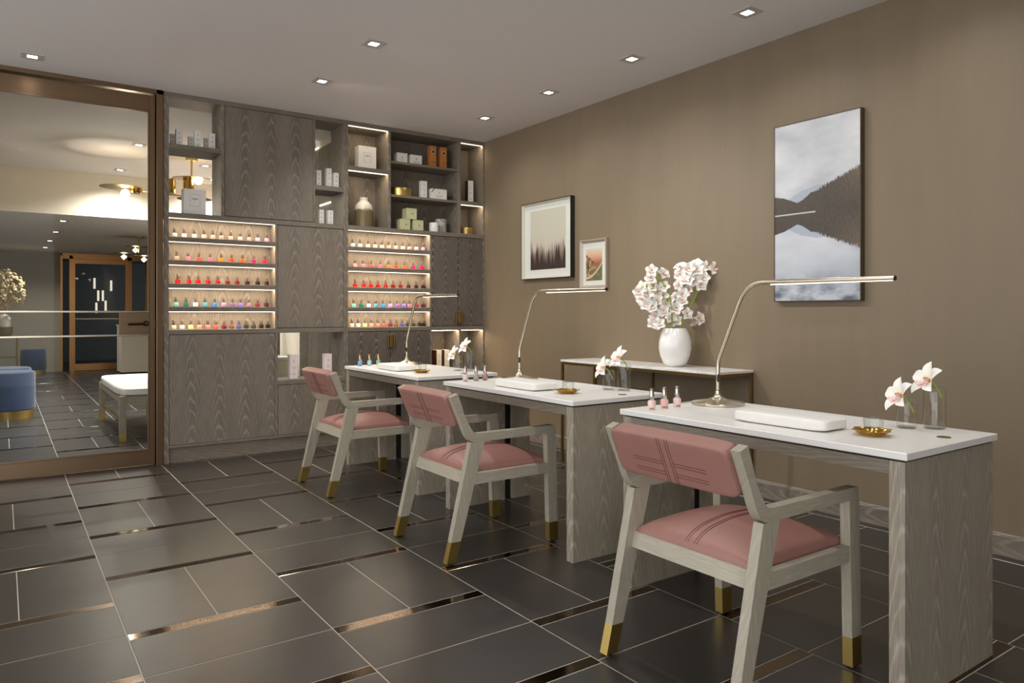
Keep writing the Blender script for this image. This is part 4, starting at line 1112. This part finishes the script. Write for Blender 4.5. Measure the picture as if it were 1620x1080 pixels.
# far bronze door and sidelights, with the dim corridor beyond
fd = struct(MB().box(.95, .985, 16.86, 16.96, 0, 2.3).box(1.10, 1.165, 16.86, 16.96, 0, 2.3).box(2.125, 2.21, 16.86, 16.96, 0, 2.3).box(2.47, 2.51, 16.86, 16.96, 0, 2.3).box(.985, 2.47, 16.86, 16.96, 2.235, 2.345).build('door_2', M['bronze_gold'], None, smooth=False))
MB().box(1.165, 1.20, 16.88, 16.93, .01, 2.23).box(2.09, 2.125, 16.88, 16.93, .01, 2.23).box(1.20, 2.09, 16.88, 16.93, 2.15, 2.23).box(1.20, 2.09, 16.88, 16.93, .01, .14).build('door_leaf', M['bronze_gold'], fd, smooth=False)
B('push_rail', 'nickel', fd, 1.20, 2.09, 16.865, 16.885, 1.03, 1.05); B('push_rail', 'nickel', fd, 1.20, 2.09, 16.865, 16.885, 1.16, 1.18)
for a, b in ((.985, 1.10), (1.20, 2.09), (2.21, 2.47)): B('glass_pane', 'pane', fd, a, b, 16.90, 16.908, .02, 2.23, c=0)
M['corridor'] = plain('corridor_paint', srgb(70, 76, 82), .6)
cw = struct(MB().box(-.5, 4, 20.5, 20.6, 0, 2.5).box(-.6, -.5, 17.05, 20.6, 0, 2.5).box(4, 4.1, 17.05, 20.6, 0, 2.5).build('wall_corridor', M['corridor'], None, smooth=False))
struct(B('floor', 'tile', None, -.5, 4, LOB_Y1, 20.6, -.05, 0, c=0)); struct(B('ceiling', 'corridor', None, -.5, 4, 17.03, 20.6, 2.4, 2.5, c=0))
M['pendant'] = emit('pendant_glow', (1.0, .88, .72), .8)
for k, (x, z) in enumerate(((1.86, 1.75), (1.94, 1.45), (2.04, 1.45), (1.9, 1.15), (2.1, 1.2), (2.22, 1.7))):
    p = thing('wall_light', f'slim glowing corridor wall light, {ords[k]} of a cluster beyond the far door', 'lamp', (x, 20.49, z), group='corridor wall lights')
    B('back_plate', 'bronze_dark', p, -.02, .02, -.02, 0, -.02, .28, c=0); B('glow_strip', 'pendant', p, -.022, .022, -.05, -.021, .0, .26, c=0)

# brass chandelier
t = thing('chandelier', 'brass chandelier with flat discs and glowing globes in the lobby', 'chandelier', (1.72, 8.62, CEIL))
MB().lathe([(.0, -.025), (.06, -.025), (.065, -.001)], 28).build('canopy', M['brass'], t)
MB().tube([(0, 0, -.02), (0, 0, -.46)], .011, 10).build('stem', M['brass'], t)
def disc(x, y, z, r): MB().lathe([(.0, .0), (r, .004), (r, .008), (0, .012)], 40, (x, y, z)).build('disc', M['pull_brass'], t)
def shade(x, y, z0, z1): MB().lathe([(.055, z0), (.057, z0), (.057, z1), (.055, z1)], 24, (x, y, 0)).build('shade', M['brass_shiny'], t)
def bulb(x, y, z, w=9):
    o = MB().lathe([(0, -.045), (.028, -.036), (.045, 0), (.028, .036), (0, .045)], 20, (x, y, z)).build('globe', M['bulb'], t)
disc(.0, .0, -.235, .20); shade(-.03, 0, -.35, -.235); bulb(-.03, 0, -.38)
disc(.04, .05, -.445, .18)
disc(-.70, -.05, -.40, .20); shade(-.55, -.03, -.44, -.375); bulb(-.66, -.05, -.455)
shade(-.22, .0, -.40, -.25); bulb(.06, -.05, -.245)
MB().tube([(0, 0, -.42), (-.24, 0, -.42), (-.62, -.04, -.42)], .008, 8).build('arm', M['brass'], t)
MB().tube([(0, 0, -.43), (.12, .06, -.43)], .008, 8).build('arm', M['brass'], t)
pl = bpy.data.lights.new('chandelier_glow', 'POINT'); pl.energy = 10; pl.color = WARM2; pl.shadow_soft_size = .06
po = bpy.data.objects.new('chandelier_glow', pl); COL.objects.link(po); po.parent = t; po.location = (-.66, -.05, -.56)
spot('added_ceiling_glow', (-.72, -.06, -.36), 5, t, 2.0, .25, .02, WARM2, (PI, .0, 0))  # extra spot added for the bright patch on the ceiling, no bulb there
t2 = thing('chandelier', 'second brass chandelier hanging farther back under the low lobby ceiling', 'chandelier', (1.75, 12.6, LOW_Z))
MB().lathe([(0, -.02), (.06, -.02), (.06, -.001)], 20).build('canopy', M['brass'], t2)
MB().tube([(0, 0, -.02), (0, 0, -.30)], .010, 8).build('stem', M['brass'], t2)
for x, z in ((0, -.16), (-.16, -.27), (.12, -.30)):
    MB().lathe([(0, 0), (.2, .004), (.2, .008), (0, .012)], 30, (x, 0, z)).build('disc', M['pull_brass'], t2)
    MB().lathe([(0, -.04), (.04, 0), (0, .04)], 14, (x-.05, 0, z-.05)).build('globe', M['bulb'], t2)
# lobby downlights
gL = 'lobby downlights'
for i, y in enumerate((10.95, 12.5, 14.1, 15.6)):
    downlight(.645, y, LOW_Z, f'small square lobby downlight, {ords[i]} from the soffit in the row by the far wall', gL, LOBBY_W*.5)
downlight(1.142, 8.22, CEIL, 'square lobby downlight beside the chandelier, nearer the glass door', gL, LOBBY_W)
downlight(1.157, 9.79, CEIL, 'square lobby downlight nearest the pale soffit', gL, LOBBY_W)
downlight(1.937, 8.95, CEIL, 'square lobby downlight behind the chandelier stem', gL, LOBBY_W)
downlight(2.177, 9.85, CEIL, 'square lobby downlight at the far side of the chandelier', gL, LOBBY_W)
downlight(-.6, 8.2, CEIL, 'square lobby downlight past the picture edge', gL, LOBBY_W)
